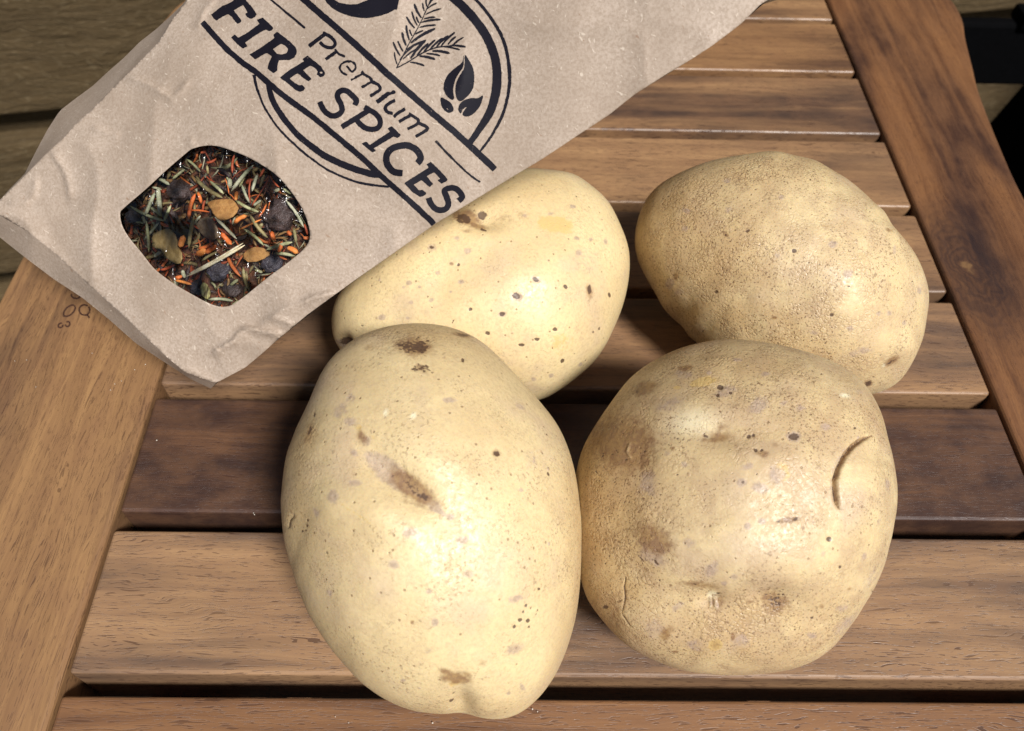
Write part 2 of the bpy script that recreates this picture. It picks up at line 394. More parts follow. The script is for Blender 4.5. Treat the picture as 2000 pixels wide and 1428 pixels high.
def rail(pts, seed, dk, rd, knot=None):
    P = np.array(pts); c = P.mean(0)
    mat = WOOD
    if knot is not None: mat = wood_material((knot[1] - c[1], -(knot[0] - c[0])))
    bm = bmesh.new(); th = .030; top = .0012
    vs = [bm.verts.new((y - c[1], -(x - c[0]), top)) for x, y in P]      # local X runs along the rail
    f = bm.faces.new(vs)
    if f.normal.z < 0: f.normal_flip()
    bm.normal_update()
    if f.normal.z < 0: f.normal_flip()
    r = bmesh.ops.extrude_face_region(bm, geom=[f]); low = [v for v in r['geom'] if isinstance(v, bmesh.types.BMVert)]
    for v in low: v.co.z = top - th
    bmesh.ops.recalc_face_normals(bm, faces=bm.faces)
    ed = [e for e in bm.edges if all(abs(v.co.z - top) < 1e-6 for v in e.verts)]
    bmesh.ops.bevel(bm, geom=ed, offset=.0016, segments=3, affect='EDGES', profile=.5)
    o = bm_obj('side_rail', bm, mat, table); o.location = Vector((c[0], c[1], 0)) - TL; o.rotation_euler = (0, 0, math.pi / 2)
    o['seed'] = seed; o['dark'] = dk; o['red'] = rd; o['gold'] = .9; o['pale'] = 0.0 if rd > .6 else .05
    return o
rr = [(.1852, -.09)] + [(.240, -.09), (.2375, .10)] + catmull([(.2368, .20), (.2372, .2827), (.2393, .320), (.2437, .3625), (.248, .3854), (.2531, .4124), (.2570, .4277), (.2583, .4400), (.2575, .4534), (.250, .468), (.236, .4745)], 4).tolist() + [(.1852, .4745)]
ll = [(-.1268, .4745)] + catmull([(-.150, .4735), (-.165, .462), (-.178, .4377), (-.1845, .418), (-.192, .36), (-.1968, .29), (-.1985, .22)], 4).tolist() + [(-.199, .10), (-.199, -.09), (-.1268, -.09)]
railR = rail(rr, 3.3, .36, .95, on_plane(1893, 530)); railL = rail(ll, 8.1, .12, .22)
for x in (-.100, .158):                                                   # battens screwed under the slats
    o = bm_obj('batten', box_bm(.555, .022, .022, .001), WOOD, table); o.location = Vector((x, .193, -.038)) - TL; o.rotation_euler = (0, 0, math.pi / 2)
    o['seed'] = random.uniform(0, 9); o['dark'] = .3; o['red'] = .7
for x in (-.165, .215):
    for sgn in (-1, 1):
        L = .80; o = bm_obj('leg', box_bm(L, .018, .032, .002), WOOD, table)
        o.location = Vector((x + (.019 if sgn > 0 else 0) * (1 if x < 0 else -1), .19, -.372)) - TL
        d = Vector((0, sgn * .40, .675)).normalized(); o.rotation_euler = d.to_track_quat('X', 'Z').to_euler()
        o['seed'] = random.uniform(0, 9); o['dark'] = .3; o['red'] = .7
# branded numbers on the left rail
BURN = plain('burnt_stamp', (.05, .018, .012), .7, 900, .4)
def flat_print(name, polys, mat, parent, zz, pl):
    V = []; Fc = []
    for k_, poly in enumerate(polys):
        v, t = tri2d(poly[0], poly[1] if len(poly) > 1 else (), 3.0, False)
        P = on_plane(v[:, 0], v[:, 1], zz + 1e-6 * k_); Fc += (t + len(V)).tolist(); V += (P - np.array(pl)).tolist()
    return mesh_obj(name, V, Fc, mat, parent=parent)
def ring_pts(cx, cy, rx, ry, ang, a0=0, a1=360, n=14):
    t = np.radians(np.linspace(a0, a1, n)); c, s_ = math.cos(ang), math.sin(ang)
    x = rx * np.cos(t); y = ry * np.sin(t); return np.stack([cx + x * c - y * s_, cy + x * s_ + y * c], 1)
S4 = lambda P: np.asarray(P, float) / 4 + np.array([0, 480])
st = [ring_pts(542, 508, 56, 30, -.75), ring_pts(660, 502, 42, 40, .3, -60, 290), [(672, 540), (692, 550), (696, 566)], [(500, 540), (496, 556)],
      ring_pts(474, 622, 21, 15, -.6, 30, 330), ring_pts(528, 612, 17, 20, .4, -150, 150), ring_pts(592, 388, 34, 24, .1, -40, 200)]
inv = railL.rotation_euler.to_matrix().inverted()
ob = flat_print('stamped_number', [(ribbon(S4(p), 3.0, 2, .12),) for p in st], BURN, railL, .0012 + 6e-5, (0, 0, 0))
rl_world = Matrix.Translation(Vector(railL.location) + TL) @ Matrix.Rotation(math.pi / 2, 4, 'Z')
ob.data.transform(rl_world.inverted())

# ------------------------------------------------------------------ potatoes
def cube_sphere(n):
    t = np.tan(np.linspace(-1, 1, n) * math.pi / 4); A, B = np.meshgrid(t, t, indexing='ij'); O = np.ones_like(A)
    Vs = []; Fs = []; b = 0
    for v in ((O, A, B), (-O, B, A), (B, O, A), (A, -O, B), (A, B, O), (B, A, -O)):
        P = np.stack(v, -1).reshape(-1, 3); Vs.append(P / np.linalg.norm(P, axis=1)[:, None])
        i, j = np.meshgrid(np.arange(n - 1), np.arange(n - 1), indexing='ij'); q = (i * n + j).ravel()
        Fs.append(np.stack([q, q + n, q + n + 1, q + 1], 1) + b); b += n * n
    V = np.vstack(Vs); Fc = np.vstack(Fs)
    key = np.round(V, 6); _, idx, inv = np.unique(key, axis=0, return_index=True, return_inverse=True)
    return V[idx], inv.ravel()[Fc]
def project(Pc): return 1000 + F * Pc[:, 0] / -Pc[:, 2], 714 - F * Pc[:, 1] / -Pc[:, 2]
def build_potato(outline, n, tilt, thick, dents, marks, seed, net, brown, label, sup=1.0, roll=0.0):
    out = catmull(outline, 5, True); c0 = out.mean(0)
    c0 = np.array([(out[:, 0].max() + out[:, 0].min()) / 2, (out[:, 1].max() + out[:, 1].min()) / 2])
    def polar(Q):
        a = np.arctan2(-(Q[:, 1] - c0[1]), Q[:, 0] - c0[0]); r = np.hypot(Q[:, 0] - c0[0], Q[:, 1] - c0[1]); o = np.argsort(a); return a[o], r[o]
    NB = 240; bins = np.linspace(-math.pi, math.pi, NB, endpoint=False)
    a, r = polar(resample(out, 4, True)); want = np.interp(bins, a, r, period=2 * math.pi)
    for _ in range(2): want = np.convolve(np.r_[want[-2:], want, want[:2]], np.ones(5) / 5, 'valid')
    ft = np.fft.rfft(want); ft2 = ft.copy(); ft2[3:] = 0
    rin = want.copy()
    D, Fc = cube_sphere(n)
    rho = np.hypot(D[:, 0], D[:, 1]); th = np.arctan2(D[:, 1], D[:, 0]); cz = D[:, 2]
    upc = M[2]                                                     # world up in camera space
    nn = np.array([roll, 0, 1.0]) * (1 - tilt) + upc * tilt; nn /= np.linalg.norm(nn)
    rc = ray(c0[0], c0[1]); nv = nn
    for it in range(7):
        f_ = np.fft.rfft(rin); f_[3:] = 0; low = np.fft.irfft(f_, NB)
        rr_ = np.interp(th, bins, low, period=2 * math.pi) * (1 - rho ** 2) + np.interp(th, bins, rin, period=2 * math.pi) * rho ** 2
        # in-plane offset from the ray through the outline pixel
        x = c0[0] + rr_ * np.cos(th); y = c0[1] - rr_ * np.sin(th); q = ray(x, y)
        tt = (rc @ nv) / (q @ nv); off = q * tt[:, None] - rc
        mr = rin.mean() / F
        P = rc + off * (rho ** sup)[:, None] + nv * (cz * thick * mr)[:, None]
        px, py = project(P); aa = np.arctan2(-(py - c0[1]), px - c0[0]); R_ = np.hypot(px - c0[0], py - c0[1])
        bi = ((aa + math.pi) / (2 * math.pi) * NB).round().astype(int) % NB; got = np.zeros(NB); np.maximum.at(got, bi, R_)
        got = np.maximum(got, 1); ratio = want / got; kern = np.ones(5) / 5; ratio = np.convolve(np.r_[ratio[-2:], ratio, ratio[:2]], kern, 'valid')
        rin = rin * ratio
    # large soft irregularities and traced dents (metres are relative to unit depth here)
    k_ = .25
    cen = rc; rad = P - cen; rn = rad / np.linalg.norm(rad, axis=1)[:, None]
    front = 1 / (1 + np.exp(-((-(P / np.linalg.norm(P, axis=1)[:, None]) * rn).sum(1) - .05) * 18))
    disp = np.zeros(len(P))
    for (dx, dy, rx, ry, ang, amp) in dents:
        c, s_ = math.cos(math.radians(ang)), math.sin(math.radians(ang)); ux = (px - dx) * c + (py - dy) * s_; uy = -(px - dx) * s_ + (py - dy) * c
        disp += amp * np.exp(-((ux / rx) ** 2 + (uy / ry) ** 2)) * front
    nz = Noise2(seed); nz2 = Noise2(seed + 1)
    disp += .0014 * (nz(px / 60 + cz * 3, py / 60) + .5 * nz2(px / 27, py / 27 + cz * 5)) * np.minimum(front, 1) * .5
    colm = np.zeros((len(P), 4), np.float32); colp = np.zeros((len(P), 4), np.float32); colm[:, 3] = colp[:, 3] = 1
    for mk in marks:
        t_ = mk[0]
        if isinstance(mk[1], list):
            d_, sd_, ps = seg_dist(px, py, mk[1]); wd = mk[2] * np.sqrt(np.clip(np.minimum(ps, 1 - ps) * 6, .02, 1)); m = np.clip(1.25 - d_ / wd, 0, 1) * mk[3] * (front > .3)
            if len(mk) > 4:
                dw = mk[5] if len(mk) > 5 else mk[2]
                disp += mk[4] * np.exp(-(d_ / dw) ** 2) * np.clip(np.minimum(ps, 1 - ps) * 8, 0, 1) * front
        else:
            _, mx, my, rx, ry, ang, stg = mk
            c, s_ = math.cos(math.radians(ang)), math.sin(math.radians(ang)); ux = (px - mx) * c + (py - my) * s_; uy = -(px - mx) * s_ + (py - my) * c
            q = np.sqrt((ux / rx) ** 2 + (uy / ry) ** 2); m = np.clip(1.5 - q, 0, 1) if (t_ not in 'Rn' and not (t_ == 'w' and rx > 20)) else np.exp(-q * q * 1.2); m = m * stg * (front > .3)
        if t_ == 'R': colm[:, 0] = np.maximum(colm[:, 0], m)
        if t_ == 'G': colm[:, 1] = np.maximum(colm[:, 1], m)
        if t_ == 'B': colm[:, 2] = np.maximum(colm[:, 2], m)
        if t_ == 'P': colp[:, 0] = np.maximum(colp[:, 0], m)
        if t_ == 'w': colp[:, 1] = np.maximum(colp[:, 1], m)
        if t_ == 'n': colp[:, 2] = np.maximum(colp[:, 2], m)
    P = P + rn * disp[:, None]
    W = P @ M.T; kf = -(H + .0006) / W[:, 2].min(); W = CAMP + W * kf
    org = np.array([W[:, 0].mean(), W[:, 1].mean(), 0.0])
    o = mesh_obj('potato', W - org, Fc[:, ::1], SKIN, True); o.location = org
    me = o.data
    # make sure normals point outwards
    p0 = me.polygons[0]; v0 = Vector(p0.center) - Vector((0, 0, W[:, 2].mean()))
    if p0.normal.dot(v0) < 0: me.flip_normals()
    for nm, c in (('marks', colm), ('peel', colp)):
        at = me.attributes.new(nm, 'FLOAT_COLOR', 'POINT'); at.data.foreach_set('color', c.ravel())
    o['seed'] = seed * .37; o['net'] = net; o['brown'] = brown
    tag(o, label, 'potato', 'potatoes laid out on the slatted table')
    print('POTATO', label[:30], 'depth', round(kf, 4), 'top', round(W[:, 2].max(), 3), 'bbox', W.min(0).round(3), W.max(0).round(3))
    return o, W

OUT_A = [(828, 631), (869, 636), (902, 646), (943, 666), (976, 697), (1010, 734), (1043, 771), (1075, 810), (1100, 850), (1118, 900), (1128, 950), (1135, 1020), (1136, 1080), (1133, 1150), (1125, 1210), (1108, 1270), (1085, 1322), (1055, 1362), (1020, 1392), (980, 1406), (945, 1408), (907, 1393), (870, 1394), (830, 1393), (790, 1384), (755, 1368), (722, 1348), (684, 1313), (655, 1272), (626, 1230), (593, 1168), (571, 1110), (556, 1058), (549, 1006), (551, 948), (559, 890), (574, 843), (597, 797), (617, 745), (638, 707), (674, 673), (707, 653), (751, 639), (791, 632)]
OUT_B = [(1423, 662), (1377, 668), (1325, 681), (1278, 704), (1232, 736), (1197, 780), (1162, 832), (1139, 872), (1127, 913), (1120, 960), (1118, 1010), (1121, 1070), (1131, 1122), (1144, 1168), (1174, 1209), (1220, 1255), (1278, 1290), (1336, 1310), (1394, 1318), (1452, 1319), (1522, 1313), (1580, 1296), (1626, 1267), (1661, 1226), (1690, 1180), (1713, 1139), (1728, 1099), (1739, 1052), (1751, 994), (1752, 948), (1745, 901), (1734, 855), (1725, 814), (1710, 780), (1684, 744), (1643, 713), (1597, 694), (1539, 677), (1481, 667)]
OUT_C = [(1500, 297), (1465, 299), (1423, 306), (1378, 317), (1336, 332), (1297, 353), (1269, 378), (1253, 406), (1244, 434), (1239, 462), (1240, 490), (1248, 518), (1262, 546), (1279, 574), (1300, 606), (1325, 634), (1353, 662), (1396, 702), (1452, 738), (1518, 764), (1590, 778), (1655, 779), (1710, 770), (1738, 760), (1759, 744), (1777, 718), (1794, 683), (1805, 648), (1812, 616), (1814, 588), (1812, 557), (1801, 522), (1787, 497), (1766, 466), (1745, 438), (1721, 410), (1693, 382), (1665, 357), (1633, 336), (1602, 318), (1570, 306), (1535, 299)]
OUT_D = [(1060, 328), (1027, 328), (980, 338), (925, 360), (860, 398), (790, 448), (730, 497), (685, 544), (657, 582), (648, 612), (648, 640), (653, 668), (668, 698), (700, 722), (760, 746), (830, 766), (900, 780), (970, 786), (1020, 786), (1060, 778), (1087, 764), (1124, 737), (1158, 707), (1181, 673), (1201, 636), (1215, 602), (1225, 565), (1230, 528), (1230, 495), (1221, 461), (1208, 431), (1191, 397), (1171, 374), (1147, 354), (1121, 340), (1094, 332)]
# dents: (x, y, rx, ry, angle, amplitude at unit depth); marks: (kind, x, y, rx, ry, angle, strength) or (kind, polyline, width, strength, groove, groove width)
DEN_A = [(770, 930, 95, 34, 38, -.012), (650, 985, 60, 40, 20, .006), (840, 870, 110, 60, 38, .004), (740, 1010, 70, 40, 30, .006), (905, 1398, 22, 45, 0, -.012), (700, 1170, 150, 120, 0, .006), (1010, 1120, 60, 120, 0, .004),
         (585, 1040, 22, 70, 15, -.0025)]
Z = lambda ox, oy, s_: (lambda x, y: (ox + x / s_, oy + y / s_))
za = Z(560, 620, 3.448); zb = Z(560, 1000, 3.333)
MRK_A = [('n', 810, 655, 160, 36, 0, .8), ('n', 590, 940, 34, 160, 0, .5), ('n', 1120, 1020, 24, 220, 0, .6), ('n', 880, 1390, 220, 30, 0, .5), ('G', *za(800, 195), 16, 13, 20, .50), ('R', *za(860, 200), 44, 20, 5, .8), ('G', *za(890, 210), 18, 8, 15, .66), ('n', *za(860, 200), 42, 22, 0, 1.0), ('R', *za(900, 345), 22, 12, 5, .45), ('G', *za(930, 335), 13, 5, 10, .5), ('G', *za(860, 350), 8, 4, 10, .5), ('R', *za(1180, 118), 24, 6, 12, .7), ('G', *za(1180, 118), 16, 3, 12, .55),
         ('R', *za(560, 200), 18, 9, -20, .35), ('B', *za(370, 620), 22, 11, -50, .62), ('B', *za(430, 550), 14, 9, -40, .5), ('B', *za(430, 700), 13, 7, 10, .75), ('B', *za(440, 900), 9, 6, 20, .85), ('R', *za(500, 800), 13, 20, -30, .6), ('P', *za(480, 745), 8, 7, 0, .6), ('B', *za(520, 820), 12, 9, 30, .7), ('P', *za(580, 800), 16, 5, 35, .35),
         ('B', *za(560, 945), 8, 5, 40, .8), ('B', *za(690, 1035), 52, 19, 38, 1.3), ('B', *za(960, 1240), 34, 9, 42, 1.0), ('G', *za(700, 1050), 10, 5, 40, .35), ('R', *za(840, 1135), 62, 22, 38, 1.1), ('G', *za(870, 1160), 40, 9, 40, .5), ('G', *za(830, 1080), 12, 4, 50, .4), ('B', *za(940, 1220), 16, 6, 45, .85), ('B', *za(1040, 1310), 16, 6, 38, .9), ('B', *za(1105, 1345), 7, 6, 0, 1.0), ('B', *za(1010, 1290), 4, 3, 0, 1.0),
         ('R', *za(810, 1230), 16, 10, 10, .4), ('B', *za(470, 1115), 12, 7, 0, .75), ('B', *za(340, 1215), 10, 14, -35, .8), ('B', *za(215, 1320), 7, 11, -30, .6), ('G', *za(140, 1365), 2.5, 2.5, 0, 1), ('R', *za(150, 780), 8, 28, 15, .55), ('G', *za(155, 760), 4, 14, 12, .5), ('G', *za(185, 650), 3, 8, 10, .45), ('n', *za(150, 800), 20, 45, 10, .9),
         ('B', *za(1090, 560), 14, 5, 5, .85), ('w', *za(670, 650), 4, 7, 10, .8), ('w', *za(855, 675), 5, 7, 30, .9), ('G', *za(1410, 915), 8, 6, 20, .62), ('R', *za(1410, 910), 12, 9, 0, .6), ('B', *za(1640, 955), 15, 20, -20, .42), ('B', *za(1575, 1165), 4, 4, 0, .95), ('G', *za(1760, 1055), 2, 4, -20, .9), ('G', *za(1185, 290), 3, 4, 0, .8), ('P', *za(1150, 1160), 24, 16, 0, .38), ('B', *za(1570, 600), 9, 5, 30, .6),
         ('B', *zb(800, 135), 15, 9, -15, .75), ('B', *zb(1140, 185), 12, 8, -10, .85), ('P', *zb(1000, 165), 6, 5, 0, .6), ('B', *zb(695, 335), 11, 8, 15, .8), ('G', *zb(675, 262), 2.5, 3, 0, .7), ('B', *zb(925, 510), 6, 5, 0, .9), ('B', *zb(965, 710), 7, 7, 0, 1), ('G', *zb(965, 712), 4, 4, 0, .45), ('R', *zb(820, 705), 4, 4, 0, 1), ('B', *zb(1180, 400), 11, 9, 0, .55), ('P', *zb(1180, 400), 6, 5, 0, .5), ('B', *zb(300, 515), 6, 8, -20, .7), ('B', *zb(920, 895), 8, 8, 0, .55),
         ('B', *zb(1490, 555), 16, 7, -15, .75), ('R', *zb(1100, 1085), 34, 14, 14, .85), ('R', *zb(1030, 1040), 14, 7, 20, .7), ('R', *zb(1170, 1060), 12, 8, 20, .6), ('P', *zb(1090, 1125), 12, 8, 0, .7), ('B', *zb(1485, 890), 20, 10, -20, .7), ('P', *zb(1500, 880), 15, 8, -20, .45), ('B', *zb(760, 1095), 6, 3, 0, .9), ('G', *zb(1075, 1245), 5, 3, 10, 1), ('G', *zb(1090, 1195), 4, 2, 10, .5), ('B', *zb(1445, 1180), 5, 4, 0, .7), ('B', *zb(1535, 1140), 5, 8, -30, .7), ('G', *zb(275, 262), 1.6, 4, -20, .7), ('R', *zb(1270, 980), 16, 7, -10, .35),
         ('G', [za(760, 965), za(800, 1045)], 1.2, .3, -.002, 3), ('P', [za(370, 1240), za(450, 1300), za(560, 1370), za(600, 1400)], 4, .5), ('G', [zb(45, 10), zb(10, 60), zb(5, 110)], 1.3, .7, -.002, 4)]
for (x, y, r) in [(1545, 600, 2.5), (1530, 640, 2.5), (1510, 695, 4), (1560, 700, 4), (1475, 740, 3), (1570, 740, 3), (1625, 635, 2), (1615, 660, 2), (1580, 620, 1.8), (1630, 495, 3.2), (135, 55, 2), (130, 90, 2.5), (95, 125, 2), (120, 120, 2)]:
    MRK_A.append(('G', *zb(x, y), r, r * .9, 0, 1.0))
for _ in range(55):
    a_ = random.gauss(0, 1); b_ = random.gauss(0, 1); MRK_A.append(('G', *za(855 + a_ * 48, 200 + b_ * 24), random.uniform(2.5, 5), random.uniform(1.2, 2), random.uniform(-20, 25), random.uniform(.6, 1)))
for _ in range(16):
    MRK_A.append(('G', *za(900 + random.gauss(0, 1) * 35, 345 + random.gauss(0, 1) * 20), random.uniform(2, 4), random.uniform(1, 1.8), random.uniform(-20, 20), random.uniform(.5, .9)))

z1 = Z(1120, 660, 4.2); z2 = Z(1440, 660, 4.2); z3 = Z(1120, 980, 4.08); z4 = Z(1440, 980, 4.08)
arc = [(1695, 855), (1676, 862), (1659, 874), (1645, 891), (1633, 915), (1626, 939), (1627, 962), (1630, 979), (1635, 996)]
DEN_B = [(1400, 1190, 190, 62, 8, -.015), (1390, 845, 90, 26, 6, -.006), (1350, 800, 90, 40, 0, .004), (1690, 960, 52, 90, 0, .010), (1470, 1080, 200, 80, 5, .006), (1240, 1230, 60, 60, 0, .005), (1550, 900, 120, 70, 0, .004), (1210, 1000, 50, 150, 0, -.005), (1520, 1175, 45, 28, 0, -.006), (1385, 1190, 30, 18, 0, -.005), (1620, 780, 120, 60, 30, .005), (1250, 850, 40, 60, 0, -.003)]
MRK_B = [('n', 1180, 1000, 70, 260, 0, 1.2), ('n', 1400, 720, 240, 60, 0, .5), ('n', 1450, 1240, 260, 80, 0, .8), ('n', 1560, 820, 150, 80, 0, .35), ('G', arc, 2.2, .8, -.0065, 3.6), ('R', arc, 5.5, .9), ('B', [(x - 8, y - 2) for x, y in arc[2:-1]], 2.5, .6), ('n', 1200, 1060, 90, 210, 0, 1.3), ('n', 1230, 900, 60, 60, 0, .9), ('n', 1300, 1240, 140, 70, 0, .6), ('n', 1690, 800, 70, 140, -20, .4),
         ('R', *z1(420, 870), 62, 62, 0, .95), ('R', *z1(260, 800), 40, 40, 0, .8), ('R', *z1(500, 980), 48, 30, 30, .7), ('B', *z1(600, 1190), 16, 26, 0, .75), ('R', *z1(590, 410), 26, 15, -18, .9), ('P', *z1(600, 390), 22, 9, -15, .6), ('R', *z1(920, 245), 16, 7, -5, .9), ('B', *z1(900, 290), 16, 10, 0, .5), ('P', *z1(1060, 365), 27, 9, -8, .9), ('P', *z1(845, 415), 10, 5, 0, .55), ('G', *z1(1205, 410), 6, 5, 0, 1), ('G', *z1(1290, 455), 4, 3, 20, 1), ('G', *z1(1185, 480), 3, 4, 0, .9), ('B', *z1(1250, 440), 22, 12, -15, .6),
         ('R', *z1(1180, 800), 34, 13, -5, .75), ('G', *z1(1090, 790), 14, 3.5, 10, .55), ('R', *z1(1230, 720), 20, 13, -20, .4), ('w', *z1(1110, 800), 10, 4, 0, .8), ('w', *z1(980, 690), 55, 26, -5, .55), ('G', *z1(1440, 805), 4, 4, 0, .9), ('G', *z1(1480, 795), 3, 3, 0, .9), ('G', *z1(1495, 930), 4, 4, 0, .9), ('B', *z1(1380, 1190), 9, 7, 0, 1), ('G', *z1(1385, 1190), 5, 4, 0, .4), ('B', *z1(1350, 180), 9, 4, 0, .7), ('B', *z1(1110, 290), 6, 4, 0, .8), ('B', *z1(800, 560), 28, 12, -12, .5), ('B', *z1(770, 945), 8, 5, 0, .6), ('B', *z1(910, 1040), 6, 6, 0, .6), ('B', *z1(1430, 1060), 12, 8, -20, .6), ('R', *z1(810, 905), 6, 4, -10, .7),
         ('w', [z1(450, 850), z1(425, 930), z1(460, 985)], 2.0, .8, .0015, 2.0), ('w', [z1(340, 690), z1(370, 735)], 1.6, .7), ('w', [z1(200, 760), z1(240, 740)], 2.0, .7),
         ('B', *z2(230, 305), 9, 4, 0, .8), ('B', *z2(170, 560), 22, 14, -40, .65), ('B', *z2(375, 545), 8, 5, -10, .6), ('B', *z2(500, 590), 11, 6, 15, .55), ('G', *z2(460, 820), 9, 8, 0, .8), ('B', *z2(460, 820), 12, 11, 0, .9), ('B', *z2(705, 745), 9, 8, 0, .75), ('w', *z2(860, 495), 9, 4, 5, .9), ('G', *z2(130, 795), 3, 2.5, 0, 1), ('G', *z2(95, 800), 3, 3, 0, .9), ('G', *z2(150, 930), 3.5, 3.5, 0, 1), ('G', *z2(195, 930), 3, 3, 0, 1), ('R', *z2(200, 960), 16, 9, 15, .6), ('B', *z2(310, 1130), 16, 14, 0, .8), ('P', *z2(360, 1110), 14, 16, 0, .85), ('B', *z2(190, 1235), 18, 10, 15, .75), ('B', *z2(35, 1190), 9, 8, 0, .9), ('B', *z2(80, 1060), 12, 7, -25, .55), ('B', *z2(980, 460), 10, 5, 10, .5), ('B', *z2(1180, 1210), 7, 14, -15, .6), ('R', *z2(345, 1290), 7, 5, 0, .5), ('G', *z2(1075, 370), 2, 2, 0, .6), ('R', *z2(310, 890), 14, 8, 0, .35), ('G', *z2(935, 760), 2.5, 3, 0, .6),
         ('R', *z3(640, 300), 50, 32, 35, .8), ('B', *z3(640, 410), 30, 22, 40, .85), ('G', *z3(650, 480), 12, 3, 50, .5), ('G', *z3(590, 490), 14, 2, 50, .5), ('G', *z3(550, 480), 14, 2, 50, .45), ('G', *z3(600, 310), 2.5, 9, 0, .5), ('B', *z3(930, 320), 13, 9, 10, .6), ('B', *z3(1105, 540), 12, 18, 20, .75), ('B', *z3(1280, 600), 9, 6, 0, .6), ('B', *z3(1200, 675), 6, 6, 0, .95), ('R', *z3(1000, 700), 60, 14, 8, .55), ('G', *z3(845, 715), 7, 2, 35, .6), ('G', *z3(950, 695), 4, 2, 40, .7), ('w', *z3(1090, 840), 11, 12, 0, 1.0), ('w', [z3(1060, 850), z3(1075, 930)], 1.5, 1.0, .0018, 2.0), ('w', [z3(1090, 850), z3(1110, 930)], 1.5, 1.0, .0018, 2.0), ('w', [z3(1105, 850), z3(1130, 945)], 1.5, 1.0, .0018, 2.0), ('R', *z3(1110, 880), 26, 20, 0, .6), ('G', *z3(1140, 810), 6, 4, 0, .6),
         ('R', *z3(730, 1060), 18, 13, -30, .6), ('P', *z3(720, 1070), 14, 9, -30, .5), ('P', *z3(1125, 1165), 13, 9, -10, 1.0), ('R', *z3(1125, 1165), 13, 10, -10, .5), ('R', *z3(1270, 1115), 5, 6, 0, 1), ('B', *z3(1330, 1140), 18, 10, 0, .7), ('B', *z3(960, 1165), 18, 10, 10, .6), ('P', *z3(980, 1170), 9, 6, 0, .6), ('B', *z3(650, 1020), 20, 14, 30, .5), ('R', *z3(810, 1200), 6, 3, 0, .8), ('B', *z3(1385, 185), 6, 6, 0, .9), ('R', *z3(330, 930), 50, 20, 60, .45), ('B', *z3(800, 890), 12, 8, -20, .5),
         ('G', [z3(385, 610), z3(370, 700), z3(385, 790), z3(375, 900)], 1.6, .75, -.0008, 2.5), ('G', [z3(375, 900), z3(430, 960), z3(460, 990)], 1.6, .65, -.0008, 2.5), ('G', *z3(245, 850), 7, 3, 0, .8),
         ('B', *z4(80, 190), 7, 7, 0, .95), ('B', *z4(195, 155), 7, 6, 0, .95), ('R', *z4(400, 140), 24, 6, -5, .75), ('G', *z4(455, 135), 5, 3, -20, .7), ('G', *z4(320, 155), 5, 3, 0, .5), ('R', *z4(510, 205), 5, 4, 20, .8), ('G', *z4(713, 292), 5, 4.5, 0, 1), ('B', *z4(995, 430), 5, 7, 0, .8), ('B', *z4(665, 410), 5, 5, 0, .6), ('G', *z4(800, 510), 3, 3, 0, .7), ('G', *z4(615, 957), 3, 2, 20, .9), ('B', *z4(610, 1090), 8, 5, 0, .8), ('G', *z4(475, 1055), 3, 2, 0, .6), ('R', *z4(320, 860), 40, 24, 15, .75), ('B', *z4(30, 1140), 14, 10, 0, .75), ('R', *z4(110, 870), 14, 5, 0, .5), ('B', *z4(850, 855), 14, 7, -25, .6), ('B', *z4(860, 1000), 30, 10, -45, .5), ('B', *z4(1060, 600), 12, 24, 25, .4), ('R', *z4(690, 850), 7, 7, 0, .5), ('R', *z4(890, 690), 7, 4, -10, .6), ('B', *z4(1080, 130), 6, 12, 0, .5)]
for _ in range(30):
    MRK_B.append(('G', *z4(335 + random.gauss(0, 1) * 42, 850 + random.gauss(0, 1) * 48), random.uniform(1.6, 3.4), random.uniform(1.2, 2.4), random.uniform(-30, 40), random.uniform(.7, 1)))
for _ in range(90):
    MRK_B.append(('G', random.gauss(1200, 38), random.uniform(820, 1200), random.uniform(1.5, 3), random.uniform(1, 1.8), random.uniform(0, 180), random.uniform(.4, .85)))

